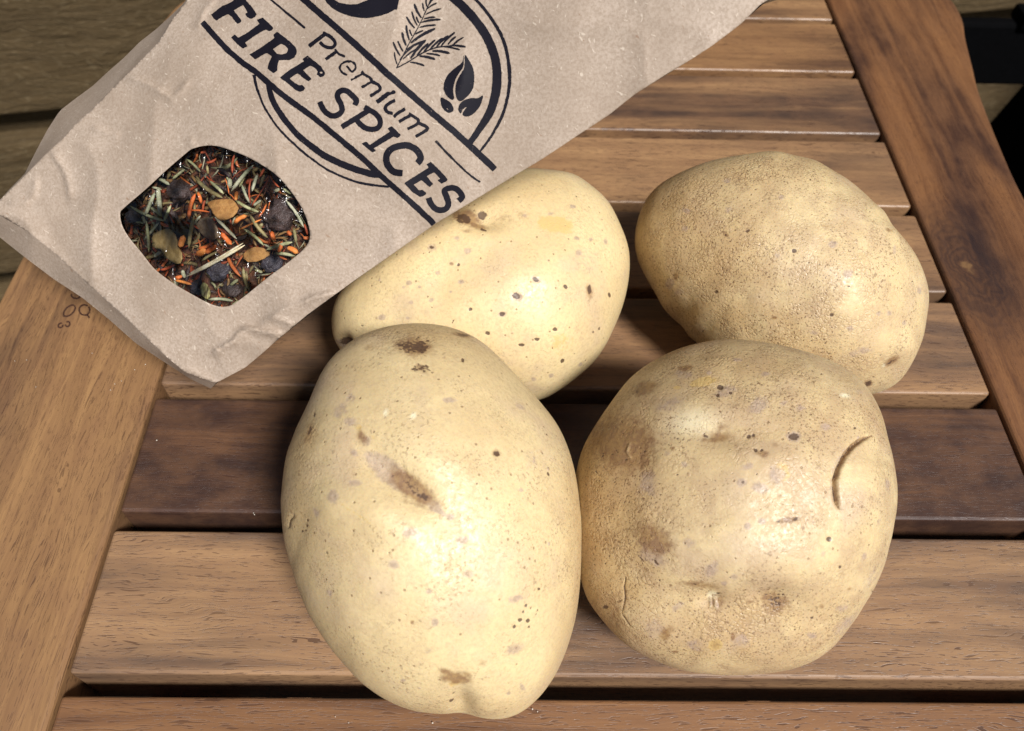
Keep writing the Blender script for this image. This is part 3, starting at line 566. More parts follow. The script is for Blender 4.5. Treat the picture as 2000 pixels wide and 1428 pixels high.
zc = Z(1220, 280, 2.856)
DEN_C = [(1470, 500, 120, 80, 20, .004), (1560, 600, 120, 60, 25, -.003), (1660, 560, 80, 130, 30, .007), (1745, 730, 60, 30, -40, -.006), (1790, 690, 30, 50, 0, .006), (1700, 700, 50, 60, 0, .004)]
MRK_C = [('n', 1320, 400, 110, 100, 0, .9), ('n', 1500, 330, 160, 45, 0, .7), ('n', 1300, 600, 60, 100, -20, .7), ('n', 1400, 510, 110, 110, 0, .8), ('n', 1640, 540, 90, 120, 30, .5), ('n', 1480, 640, 220, 60, 20, .8), ('n', 1600, 700, 100, 50, 0, .7), ('B', *zc(1155, 570), 9, 7, 0, .95), ('B', *zc(1225, 730), 9, 8, -30, .95), ('G', *zc(945, 605), 5, 4, 0, .8), ('G', *zc(693, 495), 5, 3, -20, .8), ('R', *zc(570, 515), 7, 4, 30, .9), ('G', *zc(570, 517), 3, 3, 0, .7), ('B', *zc(345, 378), 7, 5, 0, .7), ('B', *zc(580, 372), 7, 7, 0, .6), ('B', *zc(345, 478), 7, 7, 0, .6), ('B', *zc(252, 785), 8, 11, 20, .9), ('R', *zc(285, 740), 7, 10, 0, .7), ('G', *zc(275, 735), 3, 3, 0, .7), ('B', *zc(300, 835), 8, 7, 0, .6), ('G', *zc(512, 830), 3.5, 3.5, 0, .9), ('G', *zc(1148, 952), 3.5, 3.5, 0, 1), ('B', *zc(1250, 1025), 7, 5, 0, .75), ('B', *zc(1055, 1055), 8, 4, 0, .7), ('R', *zc(835, 975), 8, 4, 0, .7), ('B', *zc(1410, 945), 6, 5, 0, .7), ('B', *zc(1468, 945), 5, 5, 0, .8), ('B', *zc(1552, 1000), 4, 5, 0, .7), ('B', *zc(1490, 600), 4, 10, 0, .6), ('B', *zc(850, 630), 6, 5, 0, .6), ('R', *zc(1115, 465), 9, 5, 20, .5), ('R', *zc(1465, 490), 9, 5, 20, .6), ('G', *zc(1130, 1205), 4, 3, 0, .9), ('R', *zc(1490, 1220), 18, 11, -35, .8), ('G', *zc(1490, 1225), 10, 4, -35, .5), ('w', *zc(1450, 1240), 5, 4, 0, 1), ('G', *zc(1358, 1338), 6, 5, 0, .9), ('R', *zc(1358, 1338), 11, 8, 0, .8), ('B', *zc(1300, 1150), 26, 8, -15, .5), ('B', *zc(570, 210), 9, 5, -20, .6), ('G', *zc(210, 230), 5, 2, -20, .5), ('B', *zc(1640, 820), 4, 7, 0, .7), ('B', *zc(875, 305), 5, 5, 0, .7)]
for _ in range(420):
    MRK_C.append(('G', random.uniform(1250, 1800), random.uniform(305, 765), random.uniform(1.4, 3.2), random.uniform(.8, 1.3), random.uniform(-40, 20), random.uniform(.3, .75)))
for _ in range(260):
    MRK_B.append(('G', random.uniform(1150, 1745), random.uniform(670, 1310), random.uniform(1.3, 2.8), random.uniform(.8, 1.4), random.uniform(-40, 40), random.uniform(.3, .75)))
for _ in range(120):
    MRK_A.append(('G', random.uniform(560, 1130), random.uniform(640, 1400), random.uniform(1.2, 2.4), random.uniform(.8, 1.3), random.uniform(-60, 60), random.uniform(.3, .65)))

zd = Z(640, 300, 2.975)
DEN_D = [(900, 520, 110, 60, -35, -.008), (700, 610, 60, 50, 0, .006), (1080, 600, 110, 120, 0, .010), (665, 685, 16, 26, 20, -.02), (1080, 440, 100, 50, 0, -.002), (950, 425, 40, 20, 0, -.008)]
MRK_D = [('R', *zd(800, 360), 30, 15, 5, 1.0), ('G', *zd(790, 365), 14, 8, 10, .8), ('G', *zd(765, 385), 8, 4, 10, .8), ('G', *zd(900, 335), 9, 7, 0, .8), ('G', *zd(905, 425), 9, 4, 20, .75), ('R', *zd(870, 400), 26, 10, 10, .7), ('R', *zd(810, 440), 22, 6, 0, .4), ('R', *zd(1080, 360), 80, 20, 5, .25), ('P', *zd(1330, 410), 33, 17, 6, 1.0), ('P', *zd(1340, 1080), 26, 26, -40, .45), ('B', *zd(1300, 345), 8, 4, 0, .6), ('B', *zd(1425, 305), 6, 4, 10, .9), ('B', *zd(1150, 355), 5, 4, 0, .8), ('B', *zd(745, 485), 5, 4, 0, .8), ('G', *zd(600, 540), 5, 4, 0, .75), ('B', *zd(600, 540), 9, 6, 0, .7), ('B', *zd(805, 555), 7, 5, 0, .95), ('G', *zd(750, 640), 3, 3, 0, .9), ('R', *zd(710, 632), 5, 4, 0, .8), ('B', *zd(625, 690), 5, 4, 0, 1), ('B', *zd(768, 742), 6, 5, 0, 1), ('G', *zd(768, 742), 4, 3, 0, .5), ('B', *zd(466, 750), 5, 4, 0, 1), ('B', *zd(437, 778), 3, 3, 0, .9), ('B', *zd(524, 775), 3.5, 3, 0, .9), ('B', *zd(708, 805), 3, 3, 0, .9), ('B', *zd(480, 865), 4.5, 4, 0, .9), ('B', *zd(594, 856), 4.5, 4, 0, .9), ('B', *zd(323, 950), 6, 5, 0, 1), ('B', *zd(463, 958), 3.5, 3, 0, .9), ('G', *zd(220, 992), 3, 2.5, 0, .8), ('G', *zd(830, 905), 4, 3, 0, .9), ('G', *zd(1008, 928), 5, 4, 0, .9), ('B', *zd(1008, 928), 7, 5, 0, .9), ('G', *zd(1085, 825), 7, 6, 20, .95), ('B', *zd(1090, 830), 10, 8, 20, .9), ('G', *zd(1188, 735), 7, 5, 30, .85), ('B', *zd(1190, 737), 10, 7, 30, .8), ('G', *zd(1353, 775), 5, 4, 30, .8), ('B', *zd(1443, 493), 6, 4, 10, .9), ('B', *zd(1450, 580), 8, 6, 0, .8), ('B', *zd(1470, 640), 24, 30, 0, .33), ('G', *zd(1493, 790), 4, 11, 5, .75), ('R', *zd(1493, 800), 10, 20, 0, .55), ('G', *zd(1622, 820), 3, 5, -20, .8), ('G', *zd(1295, 1005), 5, 4, 30, .8), ('G', *zd(930, 1040), 5, 4, 20, .85), ('G', *zd(1198, 1062), 5, 4, 0, .8), ('G', *zd(1117, 1100), 5, 3, 0, .75), ('G', *zd(1348, 1190), 4, 4, 0, .8), ('B', *zd(1455, 1215), 4, 4, 0, .9), ('B', *zd(1290, 1280), 5, 5, 0, .8), ('B', *zd(1190, 1300), 5, 4, 0, .8), ('G', *zd(1515, 1025), 3, 4, 0, .6), ('G', *zd(1557, 1010), 3, 4, 0, .6), ('B', *zd(1525, 500), 5, 4, 10, .8), ('B', *zd(1610, 515), 4, 5, 0, .7), ('G', *zd(85, 1110), 9, 14, -35, .8), ('B', *zd(60, 1130), 9, 18, -30, .9), ('G', [zd(715, 965), zd(732, 970), zd(722, 985)], 1.2, .8), ('R', *zd(1550, 600), 26, 60, 10, .15)]
for _ in range(90):
    MRK_D.append(('G', random.uniform(660, 1225), random.uniform(340, 780), random.uniform(1.1, 2.2), random.uniform(.8, 1.5), random.uniform(-60, 60), random.uniform(.3, .75)))

PA, WA = build_potato(OUT_A, 180, .10, .92, DEN_A, MRK_A, 3, .28, .22, 'front potato on the left, largest, egg shaped, with a long dark dented scar')
PB, WB = build_potato(OUT_B, 220, .25, .86, DEN_B, MRK_B, 5, .6, .75, 'round front potato on the right with a curved cut and a brown rough patch')
PC, WC = build_potato(OUT_C, 170, .45, .90, DEN_C, MRK_C, 8, .75, .6, 'back potato beside the right rail with evenly speckled netted skin')
PD, WD = build_potato(OUT_D, 170, .45, .90, DEN_D, MRK_D, 13, .04, .02, 'smooth pale potato under the edge of the paper bag with small dark spots')
for nm, a_, b_ in (('AB', WA, WB), ('AD', WA, WD), ('BC', WB, WC), ('CD', WC, WD), ('BD', WB, WD)):
    A_ = a_[::37]; B_ = b_[::37]
    dd = np.sqrt(((A_[:, None] - B_[None]) ** 2).sum(-1)); i_, j_ = np.unravel_index(dd.argmin(), dd.shape)
    ca, cb_ = A_.mean(0), B_.mean(0); inn = (((B_ - ca) @ (cb_ - ca)) / np.linalg.norm(cb_ - ca)).min(); outa = (((A_ - ca) @ (cb_ - ca)) / np.linalg.norm(cb_ - ca)).max()
    print('GAP', nm, round(dd.min(), 4), 'axis overlap', round(outa - inn, 4))

# ------------------------------------------------------------------ paper bag
def bag_uv(px, py):
    s_ = ((px - 210) * .80 - (py - 570) * .60); t_ = ((px - 210) * .60 + (py - 570) * .80)
    return s_, t_
BN1, BN2, BN3 = Noise2(31), Noise2(32), Noise2(33)
CREASES = [  # polyline, amplitude (+ raised toward the eye), width on the left side, width on the right side
    ([(99, 295), (126, 337), (134, 369), (136, 395)], .0014, 5, 30),
    ([(470, 640), (500, 643), (548, 652)], .0026, 22, 5), ([(475, 642), (455, 665), (412, 690)], .0022, 5, 26),
    ([(527, 618), (560, 628), (575, 636)], .0012, 10, 6), ([(242, 149), (270, 155), (312, 175), (335, 192), (352, 178), (372, 150)], .0011, 24, 8),
    ([(180, 245), (205, 258), (235, 262)], .0008, 20, 6), ([(372, 265), (378, 285), (395, 300)], .0006, 14, 5),
    ([(10, 398), (52, 398), (68, 384), (72, 345)], .0009, 5, 22), ([(420, 0), (400, 20), (385, 60)], .0010, 16, 8),
    ([(590, 590), (610, 580), (655, 572)], .0010, 16, 8), ([(500, 640), (560, 600), (650, 570)], .0010, 26, 10), ([(330, 720), (365, 720), (420, 745)], .0008, 10, 6)]
def bag_depth(px, py):
    px = np.asarray(px, float); py = np.asarray(py, float); s_, t_ = bag_uv(px, py)
    inv = 3.95 + .00078 * s_ + .00010 * t_
    D = 1 / inv
    c = (t_ - 60) / 330.0
    D = D - .0075 * np.clip(1 - c * c, -1.2, 1) * np.clip(1 - np.exp(-(s_ + 40) / 160), .12, 1)
    e = np.zeros_like(px)
    for P, amp, wl, wr in CREASES:
        d, side, pos = seg_dist(px, py, P); e += amp * 1.25 * np.exp(-np.abs(d / np.where(side > 0, wl, wr)) * 2.0) * np.clip(np.minimum(pos, 1 - pos) * 7 + .15, 0, 1)
    low = 1.0 / (1 + np.exp((s_ - 420) / 90))                       # more crumpled toward the bottom
    r1 = 1 - np.abs(BN1(px / 120 + 3, py / 120)); r2 = BN2(px / 230, py / 230)
    e += (.0018 * r1 * low + .0009 * r1) + .0030 * r2 + .00028 * BN3(px / 45, py / 45) * (low + .3)
    return D - e
LC = [(0, 390), (48, 343), (90, 300), (118, 275), (150, 239), (183, 210), (225, 166), (242, 149), (267, 126), (288, 103), (309, 82), (332, 44), (357, 10), (400, -40), (560, -200), (905, -540)]
BOT = [(362, 728), (319, 692), (266, 641), (223, 601), (176, 559), (106, 495), (53, 452), (0, 421), (-18, 408)]
RGT = [(1540, -6), (1500, 0), (1485, 9), (1450, 44), (1430, 60), (1390, 90), (1350, 116), (1300, 146), (1240, 184), (1190, 224), (1120, 270), (1060, 310), (1000, 346), (915, 398), (852, 436), (798, 474), (745, 511), (692, 548), (655, 575), (600, 615), (575, 636), (556, 652), (548, 658), (516, 687), (479, 718), (430, 744), (420, 748)]
outl = np.array(LC[::1] + RGT + [(400, 742)] + BOT, float)
outl = resample(outl, 6, True)
WIN = catmull([(234, 416), (240, 408), (252, 397), (288, 366), (326, 331), (356, 305), (374, 291), (397, 285), (422, 285), (452, 294), (490, 310), (535, 338), (566, 371), (591, 409), (603, 442), (605, 467), (593, 487), (566, 510), (523, 542), (485, 573), (462, 590), (447, 598), (427, 599), (402, 590), (371, 573), (336, 552), (301, 525), (276, 494), (250, 462), (237, 438)], 3, True)
org = at_depth(np.array(420.), np.array(748.), bag_depth(np.array(420.), np.array(748.))); org[2] = 0
bag = empty('paper_bag', org)
tag(bag, 'brown kraft paper bag of fire spices with a clear window, leaning over the potatoes', 'paper bag')
def lift(name, V, T, dep, mat, parent, smooth=True, extra=0.0, origin=org):
    P = at_depth(V[:, 0], V[:, 1], dep) - origin
    return mesh_obj(name, P, T, mat, smooth, parent)
V, T = tri2d(outl, [WIN], 5.0)
panel = lift('front_panel', V, T, bag_depth(V[:, 0], V[:, 1]), PAPER, bag)
sm = panel.modifiers.new('paper', 'SOLIDIFY'); sm.thickness = .00022; sm.offset = -1
panel['seed'] = .4
# side gusset seen along the left edge, bottom fold, back
GO = [(-14, 402), (0, 391), (21, 367), (48, 340), (69, 298), (80, 277), (93, 253), (117, 216), (125, 210), (147, 193), (181, 168), (210, 141), (242, 113), (273, 82), (305, 57), (330, 34), (357, 8), (400, -44), (560, -215), (890, -560)]
def strip(name, A, B, dA, dB, mat, n, rows=4, bulge=0.0):
    A = resample(A, 1)[np.linspace(0, len(resample(A, 1)) - 1, n).astype(int)]; B = resample(B, 1)[np.linspace(0, len(resample(B, 1)) - 1, n).astype(int)]
    VV = []; Fc = []
    da = bag_depth(A[:, 0], A[:, 1]) + dA; db = bag_depth(B[:, 0], B[:, 1]) + dB
    for j in range(rows + 1):
        t = j / rows; Q = A * (1 - t) + B * t; dd = da * (1 - t) + db * t - bulge * math.sin(math.pi * t)
        if 0 < j: dd = dd + .0007 * BN3(Q[:, 0] / 30 + j, Q[:, 1] / 30)
        VV += (at_depth(Q[:, 0], Q[:, 1], dd) - org).tolist()
    for j in range(rows):
        for i in range(n - 1): a = j * n + i; Fc.append((a, a + 1, a + n + 1, a + n))
    return mesh_obj(name, VV, Fc, mat, True, bag)
gus = strip('side_gusset', LC, GO, .0002, .016, PAPER, 120); gus['seed'] = 2.2
BO = [(412, 759), (373, 741), (319, 706), (266, 671), (213, 624), (160, 581), (106, 546), (53, 506), (0, 464), (-22, 446)]
BI = [(424, 746), (402, 741)] + BOT[0:]
bf = strip('bottom_fold', BI, BO, .0001, .0075, PAPER, 90); bf['seed'] = 3.1
# the back of the bag: outer ring pushed behind and drawn in, closed by a back face
ring = np.array([tuple(p) for p in GO] + [(1540, -6), (1500, 0), (1430, 60), (1350, 116), (1240, 184), (1120, 270), (1000, 346), (852, 436), (745, 511), (655, 575), (556, 652), (479, 718), (424, 747)] + BO, float)
ring = resample(ring, 14, True); cen = np.array([520., 300.])
VV = []; Fc = []; n = len(ring); RR = [(0, .0, .0006), (1, .012, .010), (2, .035, .022), (3, .085, .030)]
dl = bag_depth(ring[:, 0], ring[:, 1])
extra = np.where(inside(outl, ring[:, 0], ring[:, 1]), 0, 0.0)
dg = np.zeros(n)
for q, (gx, gy) in enumerate(ring):
    dgo = np.min(np.hypot(np.array(GO)[:, 0] - gx, np.array(GO)[:, 1] - gy)); dbo = np.min(np.hypot(np.array(BO)[:, 0] - gx, np.array(BO)[:, 1] - gy))
    dg[q] = .016 if dgo < 40 else (.0075 if dbo < 45 else 0)
for (j, shr, dd) in RR:
    Q = ring + (cen - ring) * shr; VV += (at_depth(Q[:, 0], Q[:, 1], dl + np.maximum(dd, 0) + dg + .0004) - org).tolist()
for j in range(3):
    for i in range(n): a = j * n + i; b = j * n + (i + 1) % n; Fc.append((a, b, b + n, a + n))
Fc.append(tuple(range(3 * n, 4 * n)))
bk = mesh_obj('back_panel', VV, Fc, PAPER, True, bag); bk['seed'] = 5.5

# ---- print on the front panel
T1 = lambda P: np.asarray(P, float) / 7.515 + np.array([400, 0])
T2 = lambda P: np.asarray(P, float) / 5.95 + np.array([590, 50])
T3 = lambda P: np.asarray(P, float) / 5.1 + np.array([610, 150])
T4 = lambda P: np.asarray(P, float) / 5.95 + np.array([760, 0])
T5 = lambda P: np.asarray(P, float) / 8.333 + np.array([560, 0])
_lay = [0]
def print_on(name, polys):
    VV = []; Fc = []
    for p in polys:
        outer = resample(np.asarray(p[0], float), 3.0, True); outer = outer + rng.normal(0, .22, outer.shape)
        holes = [resample(np.asarray(h, float), 3.0, True) for h in p[1:]]
        _lay[0] += 1
        try: v, t = tri2d(outer, holes, 5.0)
        except Exception as ex: print('print skipped', name, ex); continue
        Pw = at_depth(v[:, 0], v[:, 1], bag_depth(v[:, 0], v[:, 1]) - .00013 - 1.2e-6 * (_lay[0] % 40)) - org
        Fc += (t + len(VV)).tolist(); VV += Pw.tolist()
    o = mesh_obj(name, VV, Fc, INK, True, panel)
    return o
def rb(P, w_, s_=1.0, **k): return ribbon(P, w_, **k)
Lf = T1([(95, 215), (150, 170), (250, 90), (330, 60), (420, 10), (440, -60), (580, -60), (610, 10), (680, 90), (740, 170), (760, 210), (740, 250), (670, 280), (610, 240), (590, 200), (625, 190), (610, 150), (560, 70), (500, 110), (425, 150), (470, 210), (540, 300), (520, 330), (480, 350), (440, 310), (400, 250), (345, 205), (250, 250), (165, 305), (130, 270)])
Li = T1([(765, 290), (850, 260), (930, 330), (1010, 410), (990, 440), (950, 460), (890, 430), (740, 520), (590, 625), (625, 675), (560, 715), (480, 650), (385, 550), (440, 505), (495, 555), (640, 470), (800, 350)])
Lr = T1([(655, 800), (850, 680), (1025, 555), (1005, 510), (1060, 465), (1110, 500), (1250, 610), (1340, 700), (1355, 770), (1320, 840), (1240, 885), (1150, 880), (1090, 885), (1060, 980), (1070, 1030), (1010, 1075), (960, 1040), (920, 1000), (940, 920), (985, 830), (910, 775), (740, 870), (700, 840)])
Lrh = T1([(1000, 720), (1060, 680), (1120, 640), (1180, 670), (1225, 720), (1200, 780), (1130, 800), (1060, 790)])
Le = T1([(1435, 865), (1510, 815), (1600, 890), (1700, 970), (1770, 1070), (1750, 1115), (1700, 1135), (1640, 1090), (1660, 1050), (1620, 1000), (1550, 960), (1440, 1030), (1500, 1090), (1570, 1160), (1520, 1195), (1440, 1140), (1360, 1075), (1245, 1150), (1300, 1200), (1380, 1250), (1430, 1245), (1475, 1290), (1450, 1330), (1390, 1350), (1330, 1320), (1200, 1210), (1100, 1140), (1250, 1020), (1460, 900)])
Leh = T1(ring_pts(1708, 1066, 24, 17, 0, 0, 330, 8))
print_on('printed_letter', [(Lf,)]); print_on('printed_letter', [(Li,)]); print_on('printed_letter', [(Lr, Lrh)]); print_on('printed_letter', [(Le, Leh)])
print_on('printed_letter', [(ribbon(T2([(205, 885), (240, 960), (290, 1020), (360, 1050), (430, 1030), (465, 980), (450, 910), (412, 830), (420, 780), (470, 752), (530, 765), (590, 820), (632, 870), (610, 925)]), 11),)])
print_on('printed_letter', [(ribbon(T2([(460, 1178), (640, 1070), (790, 975)]), 10.5),), (ribbon(T2([(725, 945), (790, 985), (850, 1020), (905, 1090), (900, 1165), (840, 1205), (750, 1195), (680, 1150), (630, 1090)]), 10.5),)])
print_on('printed_letter', [(T3([(750, 515), (790, 490), (885, 580), (850, 610), (810, 595), (710, 655), (610, 715), (635, 735), (600, 755), (490, 665), (540, 645), (570, 680), (660, 620), (775, 545)]),)])
print_on('printed_letter', [(ribbon(T3([(1045, 860), (1080, 815), (1050, 740), (970, 690), (890, 685), (800, 712), (745, 770), (740, 850), (780, 920), (830, 952), (900, 960)]), 13),)])
print_on('printed_letter', [(T3([(1140, 870), (1180, 848), (1260, 920), (1350, 1020), (1340, 1040), (1290, 1065), (1245, 1030), (1275, 1015), (1215, 950), (1140, 990), (1205, 1070), (1170, 1100), (1090, 1030), (1010, 1075), (1060, 1130), (1095, 1125), (1140, 1160), (1110, 1190), (1070, 1195), (1000, 1150), (915, 1060), (1020, 990), (1160, 905)]),)])
print_on('printed_letter', [(ribbon(T3([(1158, 1205), (1180, 1260), (1220, 1310), (1280, 1330), (1337, 1310), (1357, 1260), (1335, 1190), (1318, 1135), (1370, 1108), (1430, 1115), (1478, 1160), (1492, 1200), (1458, 1236)]), 11.5),)])
# small word above
print_on('printed_letter', [(ribbon(T2([(80, 240), (170, 170), (265, 100)]), 7.5),), (ribbon(T2([(240, 80), (330, 130), (382, 190), (372, 240), (320, 258), (250, 232), (205, 190)]), 6.5),)])
print_on('printed_letter', [(ribbon(T2([(272, 392), (340, 345), (410, 295)]), 6.5, jag=.35),), (ribbon(T2([(385, 272), (430, 330), (500, 358)]), 4.6, jag=.35),)])
print_on('printed_letter', [(ribbon(T2([(520, 465), (575, 535), (622, 500), (612, 440), (555, 415), (482, 430), (440, 480), (462, 540), (525, 575)]), 4.2, jag=.45),)])
print_on('printed_letter', [(ribbon(T2([(568, 636), (640, 590), (705, 562)]), 4.6, jag=.5),), (ribbon(T2([(690, 530), (725, 570), (785, 600), (810, 645), (760, 680), (690, 715)]), 5.2, jag=.5),), (ribbon(T2([(800, 650), (875, 680), (910, 730), (870, 772), (790, 818)]), 6.2, jag=.3),)])
print_on('printed_letter', [(ribbon(T2([(868, 890), (935, 840), (1000, 790)]), 8.4, jag=.3),), (ribbon(T2([(985, 790), (1030, 785), (1085, 765)]), 6.2, jag=.5),)])
print_on('printed_letter', [(ribbon(T2([(1082, 868), (1000, 912), (965, 960), (1000, 1008), (1055, 1020)]), 6.6),), (ribbon(T2([(1198, 968), (1110, 1020), (1065, 1062)]), 6.6),)])
print_on('printed_letter', [(ribbon(T2([(1128, 1118), (1190, 1080), (1260, 1045)]), 6.4),), (ribbon(T2([(1240, 1022), (1295, 1055), (1350, 1095), (1335, 1145), (1225, 1202)]), 6.0),), (ribbon(T2([(1345, 1130), (1440, 1170), (1455, 1205), (1390, 1250), (1320, 1290)]), 6.4),)])
# bars and rules
print_on('printed_bar', [(ribbon([(395, 43), (420, 71), (444, 97), (473, 122), (500, 141), (528, 165), (553, 186), (610, 228), (659, 268), (708, 309), (747, 346), (786, 380), (835, 425), (848, 438)], 11, jag=.2),)])
print_on('printed_bar', [(ribbon([(545, -45), (596, 1), (627, 28), (662, 58), (708, 99), (758, 145), (808, 189), (845, 221), (914, 281), (967, 331)], 12.5, jag=.2),)])
print_on('printed_rule', [(ribbon([(500, -27), (530, 0), (560, 25), (596, 55)], [3.2, 3.4, 3.8, 4.6], jag=.2),)]); print_on('printed_rule', [(ribbon([(851, 275), (884, 310), (916, 340), (938, 356)], [5, 4, 3.6, 4], jag=.2),)])
print_on('printed_ring', [(ribbon([(850, -28), (892, 1), (928, 39), (951, 72), (966, 109), (971, 143), (969, 177), (960, 212), (946, 238), (927, 266), (914, 284)], [17, 17, 17, 17, 17, 17.5, 17.5, 16.5, 15, 12, 12], jag=.2),),
                          (ribbon([(900, -25), (930, 0), (948, 20), (967, 47), (981, 72), (990.5, 104), (995.5, 143), (994, 176), (987, 208), (977, 235), (956, 272), (937, 296)], [4.5, 5, 5.5, 6, 6, 6.5, 6.5, 6, 6, 6, 5, 4.5], jag=.2),)])
print_on('printed_ring', [(ribbon([(522, 156), (531, 192), (549, 224), (578, 260), (610, 287), (636, 305), (669, 321), (698, 332), (728, 340), (745, 343)], [9, 11, 11, 11.5, 12, 12.5, 13, 13, 13, 10], jag=.2),),
                          (ribbon([(496, 146), (501, 170), (508, 189), (518, 212), (546, 253), (585, 291), (610, 311), (639, 331), (678, 349), (712, 359), (760, 365)], [6, 5, 4, 4, 4, 4, 4, 4, 4, 4.5, 4], jag=.2),)])
print_on('printed_crescent', [(T5([(600, -80), (640, 30), (740, 130), (880, 210), (1050, 265), (1200, 290), (1350, 290), (1500, 260), (1650, 215), (1765, 150), (1795, 160), (1830, 0), (1850, -80), (1400, -80), (1320, 0), (1150, 65), (1040, 75), (940, 60), (850, 40), (780, 0), (720, -80)]),)])
nd = [((95, 750), (60, 600), 16), ((130, 650), (45, 480), 20), ((165, 600), (100, 470), 18), ((200, 530), (150, 370), 26), ((235, 470), (200, 290), 24), ((270, 420), (235, 340), 18), ((300, 330), (200, 190), 22), ((330, 300), (262, 130), 20), ((350, 270), (315, 190), 18), ((375, 210), (290, 40), 26), ((410, 130), (390, 30), 18), ((440, 80), (430, -20), 18),
      ((120, 700), (300, 520), 20), ((200, 580), (430, 470), 26), ((250, 500), (540, 330), 32), ((300, 400), (400, 355), 18), ((350, 320), (550, 290), 20), ((370, 260), (605, 225), 24), ((400, 220), (540, 200), 18), ((420, 170), (610, 100), 18), ((430, 110), (560, 30), 18), ((460, 60), (520, -20), 16),
      ((160, 690), (330, 560), 18), ((250, 680), (430, 460), 32), ((320, 650), (460, 500), 24), ((400, 610), (540, 460), 26), ((470, 580), (625, 440), 24), ((540, 560), (690, 410), 26), ((600, 540), (770, 370), 24), ((680, 520), (780, 420), 22), ((740, 520), (870, 430), 18),
      ((240, 720), (415, 765), 20), ((350, 650), (540, 690), 28), ((430, 620), (600, 650), 20), ((500, 590), (710, 620), 28), ((640, 545), (830, 580), 18), ((700, 530), (895, 545), 22)]
tp = ([0, .15, .7, .95, 1], [.45, .8, 1.1, .75, .3])
print_on('printed_sprig', [(ribbon(T4([a_, ((a_[0] + b_[0]) / 2 + (b_[1] - a_[1]) * .04, (a_[1] + b_[1]) / 2 - (b_[0] - a_[0]) * .04), b_]), w_ / 5.95 * 1.08, 4, taper=tp),) for a_, b_, w_ in nd] +
         [(ribbon(T4([(85, 790), (150, 670), (240, 490), (330, 330), (400, 190), (470, 30), (500, -40)]), 2.2),), (ribbon(T4([(85, 790), (220, 720), (400, 610), (560, 550), (720, 530), (800, 480)]), 2.4),)])
print_on('printed_leaf', [(catmull(T4([(868, 640), (868, 700), (860, 780), (800, 870), (760, 960), (745, 1060), (755, 1150), (720, 1155), (670, 1110), (635, 1030), (650, 930), (700, 850), (780, 780), (850, 720)]), 3, True),),
                          (catmull(T4([(880, 640), (930, 700), (980, 800), (990, 920), (975, 1030), (920, 1110), (850, 1170), (810, 1170), (780, 1120), (770, 1040), (785, 950), (830, 860), (875, 775)]), 3, True),)])
print_on('printed_leaf', [(catmull(T4([(600, 1135), (650, 1150), (710, 1190), (745, 1240), (745, 1290), (700, 1310), (650, 1290), (610, 1230)]), 3, True), T4([(668, 1250), (690, 1268), (695, 1282), (672, 1268)]))])
print_on('printed_leaf', [(catmull(T4([(1090, 1110), (1080, 1180), (1040, 1260), (970, 1330), (900, 1355), (855, 1335), (862, 1300), (902, 1242), (850, 1282), (840, 1320), (805, 1280), (820, 1210), (880, 1160), (960, 1140), (1030, 1140)]), 3, True),)])

# ---- clear window film
def film_material():
    m = bpy.data.materials.new('clear_film'); m.use_nodes = True; n = m.node_tree.nodes; l = m.node_tree.links
    n.remove(n['Principled BSDF']); out = n['Material Output']
    tr = n.new('ShaderNodeBsdfTransparent'); tr.inputs[0].default_value = (.95, .96, .97, 1)
    gl = n.new('ShaderNodeBsdfGlossy'); gl.inputs['Roughness'].default_value = .16
    tc = n.new('ShaderNodeTexCoord'); no = n.new('ShaderNodeTexNoise'); no.inputs['Scale'].default_value = 75; no.inputs['Detail'].default_value = 3; no.inputs['Distortion'].default_value = 1.5
    l.new(tc.outputs['Object'], no.inputs['Vector']); bu = n.new('ShaderNodeBump'); bu.inputs['Strength'].default_value = .9; bu.inputs['Distance'].default_value = .006; l.new(no.outputs[0], bu.inputs['Height']); l.new(bu.outputs[0], gl.inputs['Normal'])
    fr = n.new('ShaderNodeFresnel'); fr.inputs[0].default_value = 1.45; mx = n.new('ShaderNodeMixShader')
    l.new(fr.outputs[0], mx.inputs[0]); l.new(tr.outputs[0], mx.inputs[1]); l.new(gl.outputs[0], mx.inputs[2]); l.new(mx.outputs[0], out.inputs[0])
    return m
FILM = film_material()
wc = WIN.mean(0); WIN2 = resample(wc + (WIN - wc) * 1.06, 6, True)
v, t = tri2d(WIN2, [], 6)
film = lift('window_film', v, t, bag_depth(v[:, 0], v[:, 1]) + .0009 + .0004 * BN1(v[:, 0] / 25, v[:, 1] / 25), FILM, bag)

# ---- dried spices inside
def col_mat(name, c1, c2, scale=300, rough=.55, bd=.0004):
    k = NT(name); v_ = k.coord(); n_ = k.noise(v_, scale, 3, .6); f_ = k.noise(v_, scale * 5, 2, .6)
    col = k.mix(k.ramp(n_, .35, .65), c1, c2); col = k.mix(k.ramp(f_, .4, .7, 0, .4), col, tuple(x * .5 for x in c1))
    return k.set(Base_Color=col, Roughness=rough, Normal=k.bump(f_, .6, bd), Specular_IOR_Level=.4)
NEEDLE = [col_mat('rosemary_green', (.36, .36, .17), (.52, .50, .29)), col_mat('rosemary_grey', (.50, .48, .33), (.29, .30, .18)), col_mat('rosemary_olive', (.38, .30, .13), (.25, .22, .10))]
CREAM = col_mat('pale_needle', (.85, .78, .56), (.65, .52, .30), 500)
ORANGE = [col_mat('orange_peel', (.82, .22, .05), (.60, .13, .03)), col_mat('bright_peel', (.90, .36, .09), (.80, .24, .05)), col_mat('red_shred', (.50, .10, .03), (.33, .06, .025))]
LEAFB = col_mat('dried_leaf', (.52, .27, .085), (.36, .17, .05), 700, .7); BERRY = col_mat('dark_berry', (.045, .028, .024), (.10, .066, .06), 350, .45, .001)
BERRY2 = col_mat('blue_berry', (.10, .09, .11), (.045, .036, .042), 350, .4, .001)
